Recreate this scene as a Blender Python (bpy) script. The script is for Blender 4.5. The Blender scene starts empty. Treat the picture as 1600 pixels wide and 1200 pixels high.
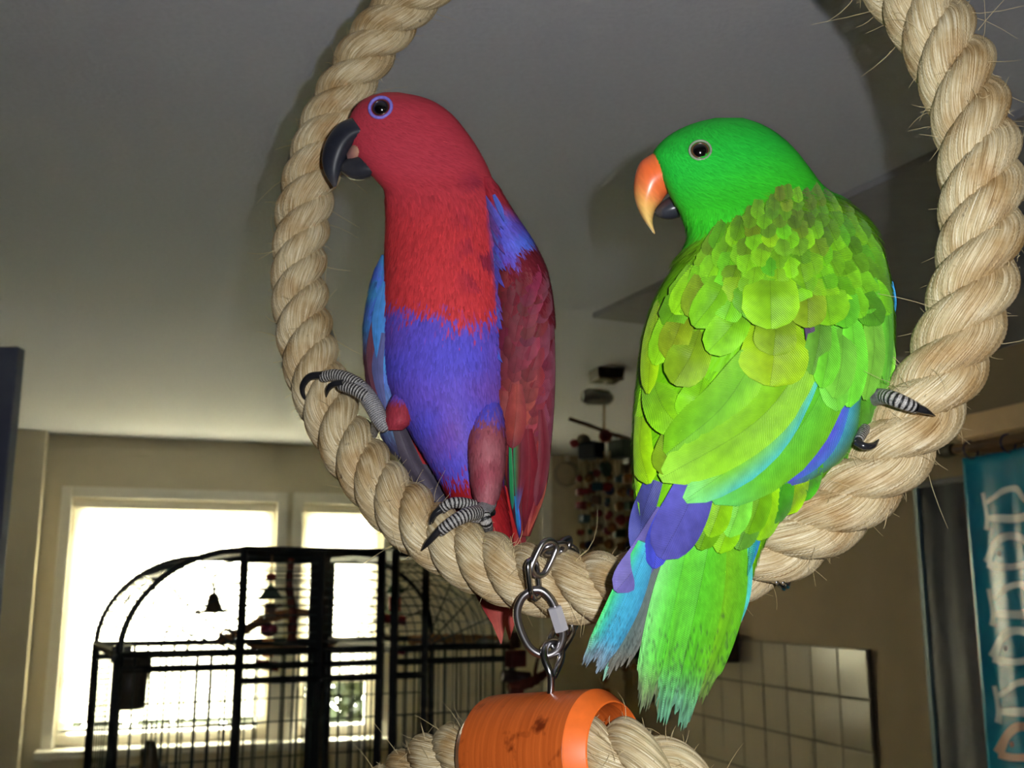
import bpy, math, random
import numpy as np
from mathutils import Vector, Matrix

random.seed(7); rng = np.random.default_rng(7)
PI = math.pi
scene = bpy.context.scene
COL = scene.collection

# ------------------------------------------------------------------ camera
F = 1650.0                       # focal length in pixels of the 1600x1200 frame
CAM = np.array([0.0, 0.0, 1.75])
TH = math.radians(11.3)
RIGHT = np.array([1.0, 0, 0]); FWD = np.array([0, math.cos(TH), math.sin(TH)]); UP = np.array([0, -math.sin(TH), math.cos(TH)])
cd = bpy.data.cameras.new('camera'); cam = bpy.data.objects.new('camera', cd); COL.objects.link(cam)
cam.location = CAM; cam.rotation_euler = (PI/2 + TH, 0, 0)
cd.sensor_width = 36.0; cd.lens = 36.0*F/1600; cd.clip_start = 0.02; cd.clip_end = 200
cd.dof.use_dof = True; cd.dof.focus_distance = 0.68; cd.dof.aperture_fstop = 37.1/1000/0.0029
scene.camera = cam

# ------------------------------------------------------------------ world, lights, exposure
w = bpy.data.worlds.new('sky'); scene.world = w; w.use_nodes = True
bg = w.node_tree.nodes['Background']; bg.inputs[0].default_value = (1.0, 0.91, 0.72, 1); bg.inputs[1].default_value = 47.0
scene.cycles.sample_clamp_indirect = 60.0     # let the bright daylight bounce in unclipped
fl = bpy.data.lights.new('camera_flash', 'SPOT'); fl.energy = 20.0; fl.shadow_soft_size = 0.007; fl.color = (0.97, 0.985, 1.0); fl.spot_size = math.radians(118); fl.spot_blend = 1.0
flash = bpy.data.objects.new('camera_flash', fl); COL.objects.link(flash)
flash.location = CAM + 0.046*RIGHT + 0.026*UP; flash.rotation_euler = (PI/2 + TH, 0, 0)
vs = scene.view_settings
vs.view_transform = 'Standard'; vs.look = 'None'; vs.gamma = 1.0; vs.use_curve_mapping = False; vs.exposure = 0.0

def P(px, py, d):
    px = np.asarray(px, float); py = np.asarray(py, float); d = np.asarray(d, float)
    return CAM + d[..., None]*(FWD + ((px-800)/F)[..., None]*RIGHT + ((600-py)/F)[..., None]*UP)
def ray(px, py): return FWD + (px-800)/F*RIGHT + (600-py)/F*UP

# ------------------------------------------------------------------ colour and materials
def lin(c):
    c = np.asarray(c, float)/255
    return np.where(c <= .04045, c/12.92, ((c+.055)/1.055)**2.4)
def rgba(c): return tuple(lin(c)) + (1.0,)
MATS = {}
def nodes(name):
    m = bpy.data.materials.new(name); m.use_nodes = True
    nt = m.node_tree; b = nt.nodes['Principled BSDF']
    return m, nt, b
def N(nt, t, **kw):
    n = nt.nodes.new(t)
    for k, v in kw.items():
        if k in ('noise_dimensions', 'operation', 'blend_type', 'data_type', 'wave_type', 'bands_direction', 'layer_name', 'attribute_name', 'wave_profile', 'uv_map'): setattr(n, k, v)
        else: n.inputs[k].default_value = v
    return n
def ramp(nt, stops):
    r = nt.nodes.new('ShaderNodeValToRGB'); e = r.color_ramp.elements
    e[0].position, e[0].color = stops[0][0], stops[0][1]
    e[1].position, e[1].color = stops[-1][0], stops[-1][1]
    for p, c in stops[1:-1]:
        x = e.new(p); x.color = c
    return r
def plain(name, col, rough=.6, metal=0.0, noise=.12, scale=30, bump=0.0, spec=.5, trans=0.0, alpha=None, coat=0.0):
    """procedural colour with a little wear and optional relief"""
    if name in MATS: return MATS[name]
    m, nt, b = nodes(name)
    tc = N(nt, 'ShaderNodeTexCoord'); nz = N(nt, 'ShaderNodeTexNoise', Scale=scale, Detail=5.0)
    nt.links.new(tc.outputs['Object'], nz.inputs['Vector'])
    c = lin(col); r = ramp(nt, [(.3, tuple(c*(1-noise))+(1,)), (.7, tuple(np.minimum(c*(1+noise), 1))+(1,))])
    nt.links.new(nz.outputs[0], r.inputs[0]); nt.links.new(r.outputs[0], b.inputs['Base Color'])
    b.inputs['Roughness'].default_value = rough; b.inputs['Metallic'].default_value = metal
    b.inputs['Specular IOR Level'].default_value = spec; b.inputs['Coat Weight'].default_value = coat
    if bump:
        bp = N(nt, 'ShaderNodeBump', Strength=.6, Distance=bump); nt.links.new(nz.outputs[0], bp.inputs['Height']); nt.links.new(bp.outputs[0], b.inputs['Normal'])
    MATS[name] = m
    return m
def vcol_mat(name, rough=.55, spec=.3, barb=False, sheen=.0):
    """colour from the piece's own colour attribute; barb adds the fine ribs and the quill of a feather"""
    m, nt, b = nodes(name)
    at = N(nt, 'ShaderNodeAttribute', attribute_name='Col')
    b.inputs['Roughness'].default_value = rough; b.inputs['Specular IOR Level'].default_value = spec
    b.inputs['Sheen Weight'].default_value = sheen
    col = at.outputs['Color']
    if barb:
        uv = N(nt, 'ShaderNodeUVMap'); sp = N(nt, 'ShaderNodeSeparateXYZ'); nt.links.new(uv.outputs[0], sp.inputs[0])
        ab = N(nt, 'ShaderNodeMath', operation='ABSOLUTE'); nt.links.new(sp.outputs[0], ab.inputs[0])      # u: metres across from the quill
        mu = N(nt, 'ShaderNodeMath', operation='MULTIPLY_ADD'); nt.links.new(ab.outputs[0], mu.inputs[0]); mu.inputs[1].default_value = -.9; nt.links.new(sp.outputs[1], mu.inputs[2])
        s = N(nt, 'ShaderNodeMath', operation='MULTIPLY'); nt.links.new(mu.outputs[0], s.inputs[0]); s.inputs[1].default_value = 5200
        sn = N(nt, 'ShaderNodeMath', operation='SINE'); nt.links.new(s.outputs[0], sn.inputs[0])
        bp = N(nt, 'ShaderNodeBump', Strength=.5, Distance=.0002); nt.links.new(sn.outputs[0], bp.inputs['Height']); nt.links.new(bp.outputs[0], b.inputs['Normal'])
        lt = N(nt, 'ShaderNodeMath', operation='LESS_THAN'); nt.links.new(ab.outputs[0], lt.inputs[0]); lt.inputs[1].default_value = .0002
        tc = N(nt, 'ShaderNodeTexCoord'); nz = N(nt, 'ShaderNodeTexNoise', Scale=160.0, Detail=5.0); nt.links.new(tc.outputs['Object'], nz.inputs['Vector'])
        rp = ramp(nt, [(.3, (.84, .84, .84, 1)), (.75, (1.08, 1.08, 1.08, 1))]); nt.links.new(nz.outputs[0], rp.inputs[0])
        m1 = N(nt, 'ShaderNodeMix', data_type='RGBA', blend_type='MULTIPLY'); m1.inputs[0].default_value = 1
        nt.links.new(col, m1.inputs[6]); nt.links.new(rp.outputs[0], m1.inputs[7])
        m2 = N(nt, 'ShaderNodeMix', data_type='RGBA', blend_type='MULTIPLY'); nt.links.new(lt.outputs[0], m2.inputs[0])
        nt.links.new(m1.outputs[2], m2.inputs[6]); m2.inputs[7].default_value = (.74, .74, .70, 1)
        col = m2.outputs[2]
    nt.links.new(col, b.inputs['Base Color'])
    MATS[name] = m
    return m
M_FEATHER = vcol_mat('feather', .5, .3, barb=True, sheen=.05)
M_PLUME = vcol_mat('plumage', .6, .22)
M_VCOL = vcol_mat('horn', .32, .45)

# ------------------------------------------------------------------ objects
ORG = {}
def put(o, parent, name):
    COL.objects.link(o)
    if parent is not None: o.parent = parent; ORG[o.name] = ORG[parent.name]
    return o
def tag(o, label=None, cat=None, group=None, kind=None):
    if label: o['label'] = label
    if cat: o['category'] = cat
    if group: o['group'] = group
    if kind: o['kind'] = kind
    return o
def thing(name, loc, label, cat, group=None, kind=None):
    o = bpy.data.objects.new(name, None); COL.objects.link(o); o.location = tuple(loc); o.empty_display_size = .03
    ORG[o.name] = np.asarray(loc, float)
    return tag(o, label, cat, group, kind)
def mk(name, V, faces, mat, parent=None, cols=None, uvs=None, smooth=True, origin=None):
    """one mesh object from world-space vertices; origin: own base when top-level"""
    V = np.asarray(V, float).reshape(-1, 3)
    org = ORG[parent.name] if parent is not None else (V.min(0)*.5+V.max(0)*.5 if origin is None else np.asarray(origin, float))
    if parent is None and origin is None: org[2] = V[:, 2].min()
    me = bpy.data.meshes.new(name)
    me.from_pydata((V-org).tolist(), [], faces if isinstance(faces, list) else faces.tolist())
    if cols is not None:
        a = me.color_attributes.new('Col', 'FLOAT_COLOR', 'POINT')
        c = np.ones((len(V), 4)); c[:, :3] = np.asarray(cols).reshape(-1, 3); a.data.foreach_set('color', c.ravel())
    if uvs is not None:
        ul = me.uv_layers.new(name='UVMap'); idx = np.empty(len(me.loops), int); me.loops.foreach_get('vertex_index', idx)
        ul.data.foreach_set('uv', np.asarray(uvs, float).reshape(-1, 2)[idx].ravel())
    if smooth: me.polygons.foreach_set('use_smooth', [True]*len(me.polygons))
    me.materials.append(mat); me.update()
    o = bpy.data.objects.new(name, me)
    put(o, parent, name)
    if parent is None: o.location = tuple(org); ORG[o.name] = org
    return o
def grid_faces(nu, nv, cu=False, cv=False):
    iu = np.arange(nu if cu else nu-1); iv = np.arange(nv if cv else nv-1)
    U, W_ = np.meshgrid(iu, iv, indexing='ij'); U = U.ravel(); W_ = W_.ravel()
    U1 = (U+1) % nu; W1 = (W_+1) % nv
    return np.stack([U*nv+W_, U1*nv+W_, U1*nv+W1, U*nv+W1], 1)
def bez(pts, n):
    """smooth curve through points (Catmull-Rom), n samples, any dimension"""
    p = np.asarray(pts, float); k = len(p)
    q = np.vstack([2*p[0]-p[1], p, 2*p[-1]-p[-2]])
    t = np.linspace(0, k-1, n); i = np.minimum(t.astype(int), k-2); u = (t-i)[:, None]
    a, b, c, d = q[i], q[i+1], q[i+2], q[i+3]
    return .5*((2*b)+(-a+c)*u+(2*a-5*b+4*c-d)*u*u+(-a+3*b-3*c+d)*u**3)
def hermite(x, xs, ys):
    """monotone cubic interpolation"""
    xs = np.asarray(xs, float); ys = np.asarray(ys, float); x = np.clip(np.asarray(x, float), xs[0], xs[-1])
    h = np.diff(xs); dl = np.diff(ys)/h; m = np.zeros(len(xs)); m[0] = dl[0]; m[-1] = dl[-1]
    for k in range(1, len(xs)-1):
        if dl[k-1]*dl[k] > 0: m[k] = 2*dl[k-1]*dl[k]/(dl[k-1]+dl[k])
    i = np.clip(np.searchsorted(xs, x, side='right')-1, 0, len(xs)-2); t = (x-xs[i])/h[i]
    return (ys[i]*(2*t**3-3*t**2+1)+h[i]*m[i]*(t**3-2*t**2+t)+ys[i+1]*(-2*t**3+3*t**2)+h[i]*m[i+1]*(t**3-t**2))
def frames(C, hint=None):
    T = np.gradient(C, axis=0); T /= np.linalg.norm(T, axis=1)[:, None]
    n = np.array(hint if hint is not None else [0.3, 0.2, 1.0], float); n -= T[0]*(n@T[0]); n /= np.linalg.norm(n)
    Ns = np.empty_like(C)
    for i in range(len(C)):
        n = n-T[i]*(n@T[i]); n /= np.linalg.norm(n); Ns[i] = n
    return T, Ns, np.cross(T, Ns)
def tube(C, r, k=10, caps=True, closed=False, hint=None, r2=None):
    """V, F, UV of a tube along C with radius r (scalar or per point); r2 = radius along the second axis"""
    C = np.asarray(C, float); n = len(C); r = np.broadcast_to(np.asarray(r, float), (n,)); r2 = r if r2 is None else np.broadcast_to(np.asarray(r2, float), (n,))
    T, A, B = frames(C, hint)
    a = np.linspace(0, 2*PI, k, endpoint=False)
    V = C[:, None]+r[:, None, None]*np.cos(a)[None, :, None]*A[:, None]+r2[:, None, None]*np.sin(a)[None, :, None]*B[:, None]
    f = grid_faces(n, k, closed, True).tolist()
    if caps and not closed: f += [list(range(k))[::-1], [(n-1)*k+j for j in range(k)]]
    s = np.r_[0, np.cumsum(np.linalg.norm(np.diff(C, axis=0), axis=1))]
    uv = np.stack([np.repeat(s, k), np.tile(a/(2*PI), n)], 1)
    return V.reshape(-1, 3), f, uv
def join(parts):
    V = []; Fs = []; o = 0
    for v, f in parts:
        v = np.asarray(v).reshape(-1, 3); V.append(v); Fs += [[i+o for i in q] for q in (f if isinstance(f, list) else f.tolist())]; o += len(v)
    return np.vstack(V), Fs
BOXF = [[0, 1, 3, 2], [4, 6, 7, 5], [0, 4, 5, 1], [2, 3, 7, 6], [0, 2, 6, 4], [1, 5, 7, 3]]
class Frame:
    """a vertical plane: o origin, a along it, n out of it towards the room, z up"""
    def __init__(s, o, a, n): s.o = np.asarray(o, float); s.a = np.asarray(a, float); s.n = np.asarray(n, float)
    def pt(s, a, z, n=0.0):
        a, z, n = np.broadcast_arrays(np.asarray(a, float), np.asarray(z, float), np.asarray(n, float))
        return s.o+a[..., None]*s.a+n[..., None]*s.n+z[..., None]*np.array([0, 0, 1.0])
    def px(s, x, y, off=0.0):
        """where the ray of a pixel meets the plane moved out by off: (a, z)"""
        d = ray(x, y); o = s.o+s.n*off; t = ((o-CAM)@s.n)/(d@s.n); p = CAM+t*d-o
        return p@s.a, p[2]
    def box(s, a0, a1, z0, z1, n0, n1):
        c = [(a, z, n) for a in (a0, a1) for z in (z0, z1) for n in (n0, n1)]
        return np.array([s.pt(*q) for q in c]), BOXF
def bevbox(name, V, mat, parent=None, bev=.002, **kw):
    o = mk(name, V, BOXF, mat, parent, smooth=False, **kw)
    if bev:
        m = o.modifiers.new('bevel', 'BEVEL'); m.width = bev; m.segments = 2
    return o

# ------------------------------------------------------------------ the room
YAW = math.radians(18)
E1 = np.array([-math.sin(YAW), math.cos(YAW), 0]); E2 = np.array([math.cos(YAW), math.sin(YAW), 0])
pw = P(250, 686, 4.45); ZC = pw[2]                              # ceiling height
WB = Frame([pw[0], pw[1], 0], E2, -E1)                          # window wall
pr = P(1362, 1014, 3.19); WR = Frame([pr[0], pr[1], 0], E1, -E2)   # wall with the tiles; a grows away from the camera
t_corner = (WB.o-WR.o)@E1                                       # along WR to the window wall
a_corner = (WR.o-WB.o)@E2                                       # along WB to the tiled wall
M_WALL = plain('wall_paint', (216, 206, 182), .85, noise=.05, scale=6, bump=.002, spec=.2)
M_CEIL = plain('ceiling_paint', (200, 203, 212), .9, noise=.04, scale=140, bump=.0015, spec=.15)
M_FLOOR = plain('floor_laminate', (222, 210, 186), .5, noise=.2, scale=8)
M_FRAMEW = plain('white_frame', (238, 234, 222), .45, noise=.03)
A_L = -1.25; A_END = 5.6
# floor and ceiling follow the room's axes
def slab(name, z0, z1, mat, label, a0=-5.6, a1=.25, b0=A_L-.6, b1=a_corner+.3):
    V, f = Frame(WB.o, E2, E1).box(b0, b1, z0, z1, a0, a1)
    o = mk(name, V, f, mat, smooth=False); return tag(o, label, name, kind='structure')
slab('floor', -.1, 0.0, M_FLOOR, 'pale floor of the room, below the picture')
slab('ceiling', ZC, ZC+.12, M_CEIL, 'pale grey painted ceiling over the parrots')
# window wall with two openings
w1 = (WB.px(96, 1000)[0], WB.px(424, 1000)[0], WB.px(250, 1163)[1], WB.px(250, 781)[1])
w2 = (WB.px(466, 1000)[0], WB.px(594, 1000)[0], WB.px(530, 1152)[1], WB.px(530, 788)[1])
parts = []
for a0, a1, z0, z1 in [(A_L-.6, w1[0], 0, ZC), (w1[0], w1[1], 0, w1[2]), (w1[0], w1[1], w1[3], ZC), (w1[1], w2[0], 0, ZC), (w2[0], w2[1], 0, w2[2]), (w2[0], w2[1], w2[3], ZC), (w2[1], a_corner+.3, 0, ZC)]:
    parts.append(WB.box(a0, a1, z0, z1, -.16, 0))
V, f = join(parts); wb = mk('wall_back', V, f, M_WALL, smooth=False); tag(wb, 'cream window wall behind the bird cages', 'wall', kind='structure')
# tiled wall, left wall, wall behind the camera
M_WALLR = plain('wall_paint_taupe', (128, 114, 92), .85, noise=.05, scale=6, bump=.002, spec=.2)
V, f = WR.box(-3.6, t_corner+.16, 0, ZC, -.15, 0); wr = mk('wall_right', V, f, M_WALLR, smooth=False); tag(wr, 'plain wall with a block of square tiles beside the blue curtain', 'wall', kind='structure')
al = WB.px(58, 900)[0]
WL = Frame(WB.pt(al, 0, 0), -E1, E2)                            # a grows towards the camera
V, f = WL.box(-.1, .10, 0, ZC, -.62, 0); wl = mk('wall_left', V, f, M_WALL, smooth=False); tag(wl, 'cream wall return beside the bright window', 'wall', kind='structure')
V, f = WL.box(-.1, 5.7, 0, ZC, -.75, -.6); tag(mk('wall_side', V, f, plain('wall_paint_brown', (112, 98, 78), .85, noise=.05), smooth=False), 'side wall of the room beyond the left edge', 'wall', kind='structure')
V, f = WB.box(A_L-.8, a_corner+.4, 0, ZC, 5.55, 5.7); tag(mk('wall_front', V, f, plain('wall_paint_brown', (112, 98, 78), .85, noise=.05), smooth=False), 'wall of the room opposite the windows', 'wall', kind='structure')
# dark door leaf standing open at the far left
CB = Frame(P(8, 760, 2.2)*np.array([1, 1, 0]), np.array([1.0, 0, 0]), np.array([0, -1.0, 0]))
cup = thing('door_2', CB.pt(-.4, 0, -.02), 'dark slate door leaf whose edge stands before the cream wall return', 'door', kind='structure')
M_SLATE = plain('slate_paint', (104, 112, 136), .5, noise=.05)
zd = CB.px(10, 541)[1]
bevbox('door_leaf', CB.box(-.8, 0, .01, zd, -.035, 0)[0], M_SLATE, cup, .003)
# thin panel whose darker grey paints in the dimmer, farther ceiling
def ceil_pt(x, y):
    d = ray(x, y); t = (ZC-CAM[2])/d[2]; return CAM+t*d
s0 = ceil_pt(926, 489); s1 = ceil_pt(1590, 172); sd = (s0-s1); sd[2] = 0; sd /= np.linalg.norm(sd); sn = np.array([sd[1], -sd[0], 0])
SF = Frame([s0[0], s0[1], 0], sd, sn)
V, f = SF.box(-3.4, 0, ZC-.012, ZC+.02, 0, 1.6); sf = mk('ceiling_dim_panel', V, f, plain('ceiling_dim_tone', (158, 158, 162), .9, noise=.04, spec=.15), smooth=False); tag(sf, 'ceiling panel above the green parrot, painted greyer for the dimmer light farther off', 'ceiling_panel', kind='structure')

# windows
M_GLASS = None
def glass_mat():
    m, nt, b = nodes('glass'); b.inputs['Base Color'].default_value = (.93, .97, .95, 1); b.inputs['Roughness'].default_value = .02
    out = nt.nodes['Material Output']; tr = N(nt, 'ShaderNodeBsdfTransparent'); gl = N(nt, 'ShaderNodeBsdfGlossy'); gl.inputs['Roughness'].default_value = .03
    mx = N(nt, 'ShaderNodeMixShader'); mx.inputs[0].default_value = .06; tr.inputs[0].default_value = (.93, .97, .95, 1)
    nt.links.new(tr.outputs[0], mx.inputs[1]); nt.links.new(gl.outputs[0], mx.inputs[2]); nt.links.new(mx.outputs[0], out.inputs['Surface'])
    return m
M_GLASS = glass_mat()
def slat_mat():
    m, nt, b = nodes('blind_slat'); out = nt.nodes['Material Output']
    df = N(nt, 'ShaderNodeBsdfDiffuse'); df.inputs[0].default_value = (.86, .84, .77, 1); tl = N(nt, 'ShaderNodeBsdfTranslucent'); tl.inputs[0].default_value = (.88, .85, .76, 1)
    mx = N(nt, 'ShaderNodeMixShader'); mx.inputs[0].default_value = .5
    nt.links.new(df.outputs[0], mx.inputs[1]); nt.links.new(tl.outputs[0], mx.inputs[2]); nt.links.new(mx.outputs[0], out.inputs['Surface'])
    return m
M_SLAT = slat_mat()
def window(idx, W_, label, blind_bottom, blind_label):
    a0, a1, z0, z1 = W_
    r = thing('window_%d' % idx, WB.pt((a0+a1)/2, z0, -.08), label, 'window', kind='structure')
    fw = .045
    for q in [(a0, a0+fw, z0, z1), (a1-fw, a1, z0, z1), (a0, a1, z0, z0+fw), (a0, a1, z1-fw, z1)]:
        bevbox('window_frame', WB.box(*q, -.11, -.05)[0], M_FRAMEW, r, .004)
    # casing on the wall
    cw = .045
    for q in [(a0-cw, a0, z0-cw, z1+cw), (a1, a1+cw, z0-cw, z1+cw), (a0, a1, z1, z1+cw)]:
        bevbox('casing', WB.box(*q, 0.001, .018)[0], M_FRAMEW, r, .004)
    bevbox('window_sill', WB.box(a0-.06, a1+.06, z0-.03, z0, -.04, .09)[0], M_FRAMEW, r, .005)
    bevbox('pane', WB.box(a0+fw, a1-fw, z0+fw, z1-fw, -.084, -.08)[0], M_GLASS, r, 0)
    for zz in (z0+.25*(z1-z0), z1-.12*(z1-z0)):
        bevbox('hinge', WB.box(a0+.006, a0+.024, zz-.03, zz+.03, -.05, -.04)[0], M_FRAMEW, r, .003)
    b = thing('venetian_blind', WB.pt((a0+a1)/2, z1, -.03), blind_label, 'blind', 'venetian blinds')
    bevbox('headrail', WB.box(a0+.01, a1-.01, z1-.04, z1-.012, -.045, -.012)[0], M_FRAMEW, b, .003)
    n = int((z1-.05-blind_bottom)/.021); first = None
    for k in range(n):
        zc = z1-.055-k*.021
        if first is None:
            V = np.array([WB.pt(a, zc+dz, -.03+dn) for a in (a0+.012, a1-.012) for dz, dn in ((.0095, .009), (.003, .0015), (-.0095, -.009))])
            first = mk('slat', V, [[0, 1, 4, 3], [1, 2, 5, 4]], M_SLAT, b); o = first
        else:
            o = first.copy(); put(o, b, 'slat'); o.location = first.location+Vector((0, 0, -k*.021))
    bevbox('bottom_rail', WB.box(a0+.012, a1-.012, blind_bottom-.012, blind_bottom+.002, -.04, -.02)[0], M_FRAMEW, b, .003)
    for a in (a0+.12, a1-.12):
        V, f_, _ = tube([WB.pt(a, z1-.03, -.02), WB.pt(a, blind_bottom, -.02)], .0012, 6); mk('cord', V, f_, M_FRAMEW, b)
window(1, w1, 'wide white framed window with the arched cage before it', WB.px(250, 1136)[1], 'white slatted blind let down almost fully over the wide window')
window(2, w2, 'narrow white framed window next to the wide one', WB.px(530, 1062)[1], 'white slatted blind half way down in the narrow window')
# garden outside
M_LEAF = plain('hedge_leaf', (24, 38, 10), .6, noise=.35, scale=9)
hv = []; hf = []; o_ = 0
for k in range(6500):
    c = WB.pt(rng.uniform(-1.6, 2.6), 0, -rng.uniform(1.3, 2.1)); c[2] = rng.uniform(0, 1.42)
    d1 = rng.normal(size=3); d1 /= np.linalg.norm(d1); d2 = np.cross(d1, rng.normal(size=3)); d2 /= np.linalg.norm(d2)
    L = rng.uniform(.05, .11)
    hv += [c-d1*L, c+d2*L*.45, c+d1*L, c-d2*L*.45]; hf.append([o_, o_+1, o_+2, o_+3]); o_ += 4
hd = mk('garden_hedge', hv, hf, M_LEAF, smooth=False); tag(hd, 'leafy green garden hedge outside below the blinds', 'hedge', kind='stuff')
V, f = Frame(WB.o, E2, E1).box(-6, 8, -.12, -.02, .3, 9); tag(mk('bounce_ground', V, f, plain('bounce_ground_pale', (214, 200, 172), .9, noise=.1), smooth=False), 'added pale terrace outside the windows', 'ground', kind='structure')  # pale surface added outside to bounce warm light up to the ceiling

# tiles on the right wall: each its own piece
M_TILE = plain('wall_tile', (140, 131, 114), .16, noise=.05, scale=5, spec=.5)
M_GROUT = plain('grout', (78, 70, 56), .9)
TS = .15; zt = WR.px(1362, 1014)[1]
tp = thing('trim_1', WR.pt(0, zt-1.2, .01), 'block of square beige wall tiles with dark joints', 'tiles', kind='structure')
mk('tile_backing', *WR.box(0, 9*TS, zt-9*TS, zt-.002, .0005, .012), M_GROUT, tp, smooth=False)
first = None
for i in range(9):
    for j in range(9):
        if first is None:
            first = bevbox('tile', WR.box(.003, TS-.003, zt-TS+.003, zt-.003, .008, .019)[0], M_TILE, tp, .002); o = first
        else: o = first.copy(); put(o, tp, 'tile')
        dv = E1*(i*TS)+np.array([0, 0, -j*TS]); o.location = Vector(dv)+first.location if o is not first else first.location
for o in [c for c in tp.children if c.name.startswith('tile.') ]:
    o.rotation_euler = (0, 0, 0)

# ------------------------------------------------------------------ rope
def rope_mat():
    m, nt, b = nodes('sisal'); uv = N(nt, 'ShaderNodeUVMap')
    mp = N(nt, 'ShaderNodeMapping'); mp.inputs['Scale'].default_value = (70, 1500, 1); nt.links.new(uv.outputs[0], mp.inputs[0])
    n1 = N(nt, 'ShaderNodeTexNoise', Scale=1.0, Detail=4.0, Roughness=.65); nt.links.new(mp.outputs[0], n1.inputs['Vector'])
    tc = N(nt, 'ShaderNodeTexCoord'); n2 = N(nt, 'ShaderNodeTexNoise', Scale=38.0, Detail=3.0); nt.links.new(tc.outputs['Object'], n2.inputs['Vector'])
    r1 = ramp(nt, [(.34, rgba((150, 122, 80))), (.5, rgba((212, 192, 148))), (.66, rgba((252, 242, 214)))]); nt.links.new(n1.outputs[0], r1.inputs[0])
    r2 = ramp(nt, [(.32, rgba((206, 176, 132))), (.56, (1, 1, 1, 1))]); nt.links.new(n2.outputs[0], r2.inputs[0])
    mx = N(nt, 'ShaderNodeMix', data_type='RGBA', blend_type='MULTIPLY'); mx.inputs[0].default_value = .75
    nt.links.new(r1.outputs[0], mx.inputs[6]); nt.links.new(r2.outputs[0], mx.inputs[7])
    n3 = N(nt, 'ShaderNodeTexNoise', Scale=95.0, Detail=2.0); nt.links.new(tc.outputs['Object'], n3.inputs['Vector'])
    r3 = ramp(nt, [(.72, (1, 1, 1, 1)), (.8, rgba((90, 66, 44)))]); nt.links.new(n3.outputs[0], r3.inputs[0])
    m2 = N(nt, 'ShaderNodeMix', data_type='RGBA', blend_type='MULTIPLY'); m2.inputs[0].default_value = .8
    nt.links.new(mx.outputs[2], m2.inputs[6]); nt.links.new(r3.outputs[0], m2.inputs[7])
    nt.links.new(m2.outputs[2], b.inputs['Base Color'])
    bp = N(nt, 'ShaderNodeBump', Strength=1.0, Distance=.0009); nt.links.new(n1.outputs[0], bp.inputs['Height']); nt.links.new(bp.outputs[0], b.inputs['Normal'])
    b.inputs['Roughness'].default_value = .42; b.inputs['Specular IOR Level'].default_value = .45
    return m
M_ROPE = rope_mat()
M_FIBRE = plain('fibre', (226, 206, 160), .5)
D_ROPE = .0455
def rope(name, C, hint, pitch, loc, label, cat, sgn=1, nf=900, phase=0.0, group=None, amp=1.0):
    root = thing(name, loc, label, cat, group)
    T, A, B = frames(C, hint)
    s = np.r_[0, np.cumsum(np.linalg.norm(np.diff(C, axis=0), axis=1))]
    rs0, r0 = .262*D_ROPE, .247*D_ROPE; k = 89; ny = 11
    wob = 1+.03*np.sin(s*37+1)+.025*np.sin(s*83)
    for j in range(3):
        a = sgn*2*PI*s/pitch+2*PI*j/3+phase+.12*np.sin(s*21+j*2)
        out = np.cos(a)[:, None]*A+np.sin(a)[:, None]*B
        S = C+rs0*out; Ts = np.gradient(S, axis=0); Ts /= np.linalg.norm(Ts, axis=1)[:, None]
        o2 = out-Ts*np.sum(out*Ts, 1)[:, None]; o2 /= np.linalg.norm(o2, axis=1)[:, None]; side = np.cross(Ts, o2)
        phi = np.linspace(-PI, PI, k)
        ps = phi[None, :]+sgn*1.75*2*PI*s[:, None]/pitch+.1*np.sin(s*60+j)[:, None]
        groove = .5+.5*np.cos(ny*ps)-.25*np.cos(2*ny*ps)+.25
        rr = r0*wob[:, None]*(1+amp*.11*(groove-.75)+.02*np.sin(s[:, None]*140+3*phi[None, :]+j))
        V = S[:, None]+rr[..., None]*(np.cos(phi)[None, :, None]*o2[:, None]+np.sin(phi)[None, :, None]*side[:, None])
        uv = np.stack([np.broadcast_to(s[:, None], ps.shape), ps*r0+j*.5], -1)
        mk('strand', V, grid_faces(len(C), k), M_ROPE, root, uvs=uv)
    # loose fibres standing off the surface
    parts = []
    for q in range(nf):
        i = rng.integers(2, len(C)-2); a = rng.uniform(0, 2*PI); o = np.cos(a)*A[i]+np.sin(a)*B[i]; sd = np.cross(T[i], o)
        L = rng.uniform(.003, .010) if q > nf*.07 else rng.uniform(.014, .034)
        p0 = C[i]+o*D_ROPE*.43; lift = rng.uniform(.15, .85) if q > nf*.07 else rng.uniform(.4, 1.0)
        d = o*lift+T[i]*rng.normal()*.8+sd*rng.normal()*.8; d /= np.linalg.norm(d); cv = rng.normal(size=3)*.35
        t = np.linspace(0, 1, 5)[:, None]; c = p0+d*L*t+cv*L*t*t
        v, f_, _ = tube(c, np.linspace(.0002, .00008, 5), 3, caps=False); parts.append((v, f_))
    V, f_ = join(parts); o = mk('loose_fibres', V, f_, M_FIBRE, root); o['kind'] = 'stuff'; o['label'] = 'stray pale fibres standing off the rope'
    return root
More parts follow.
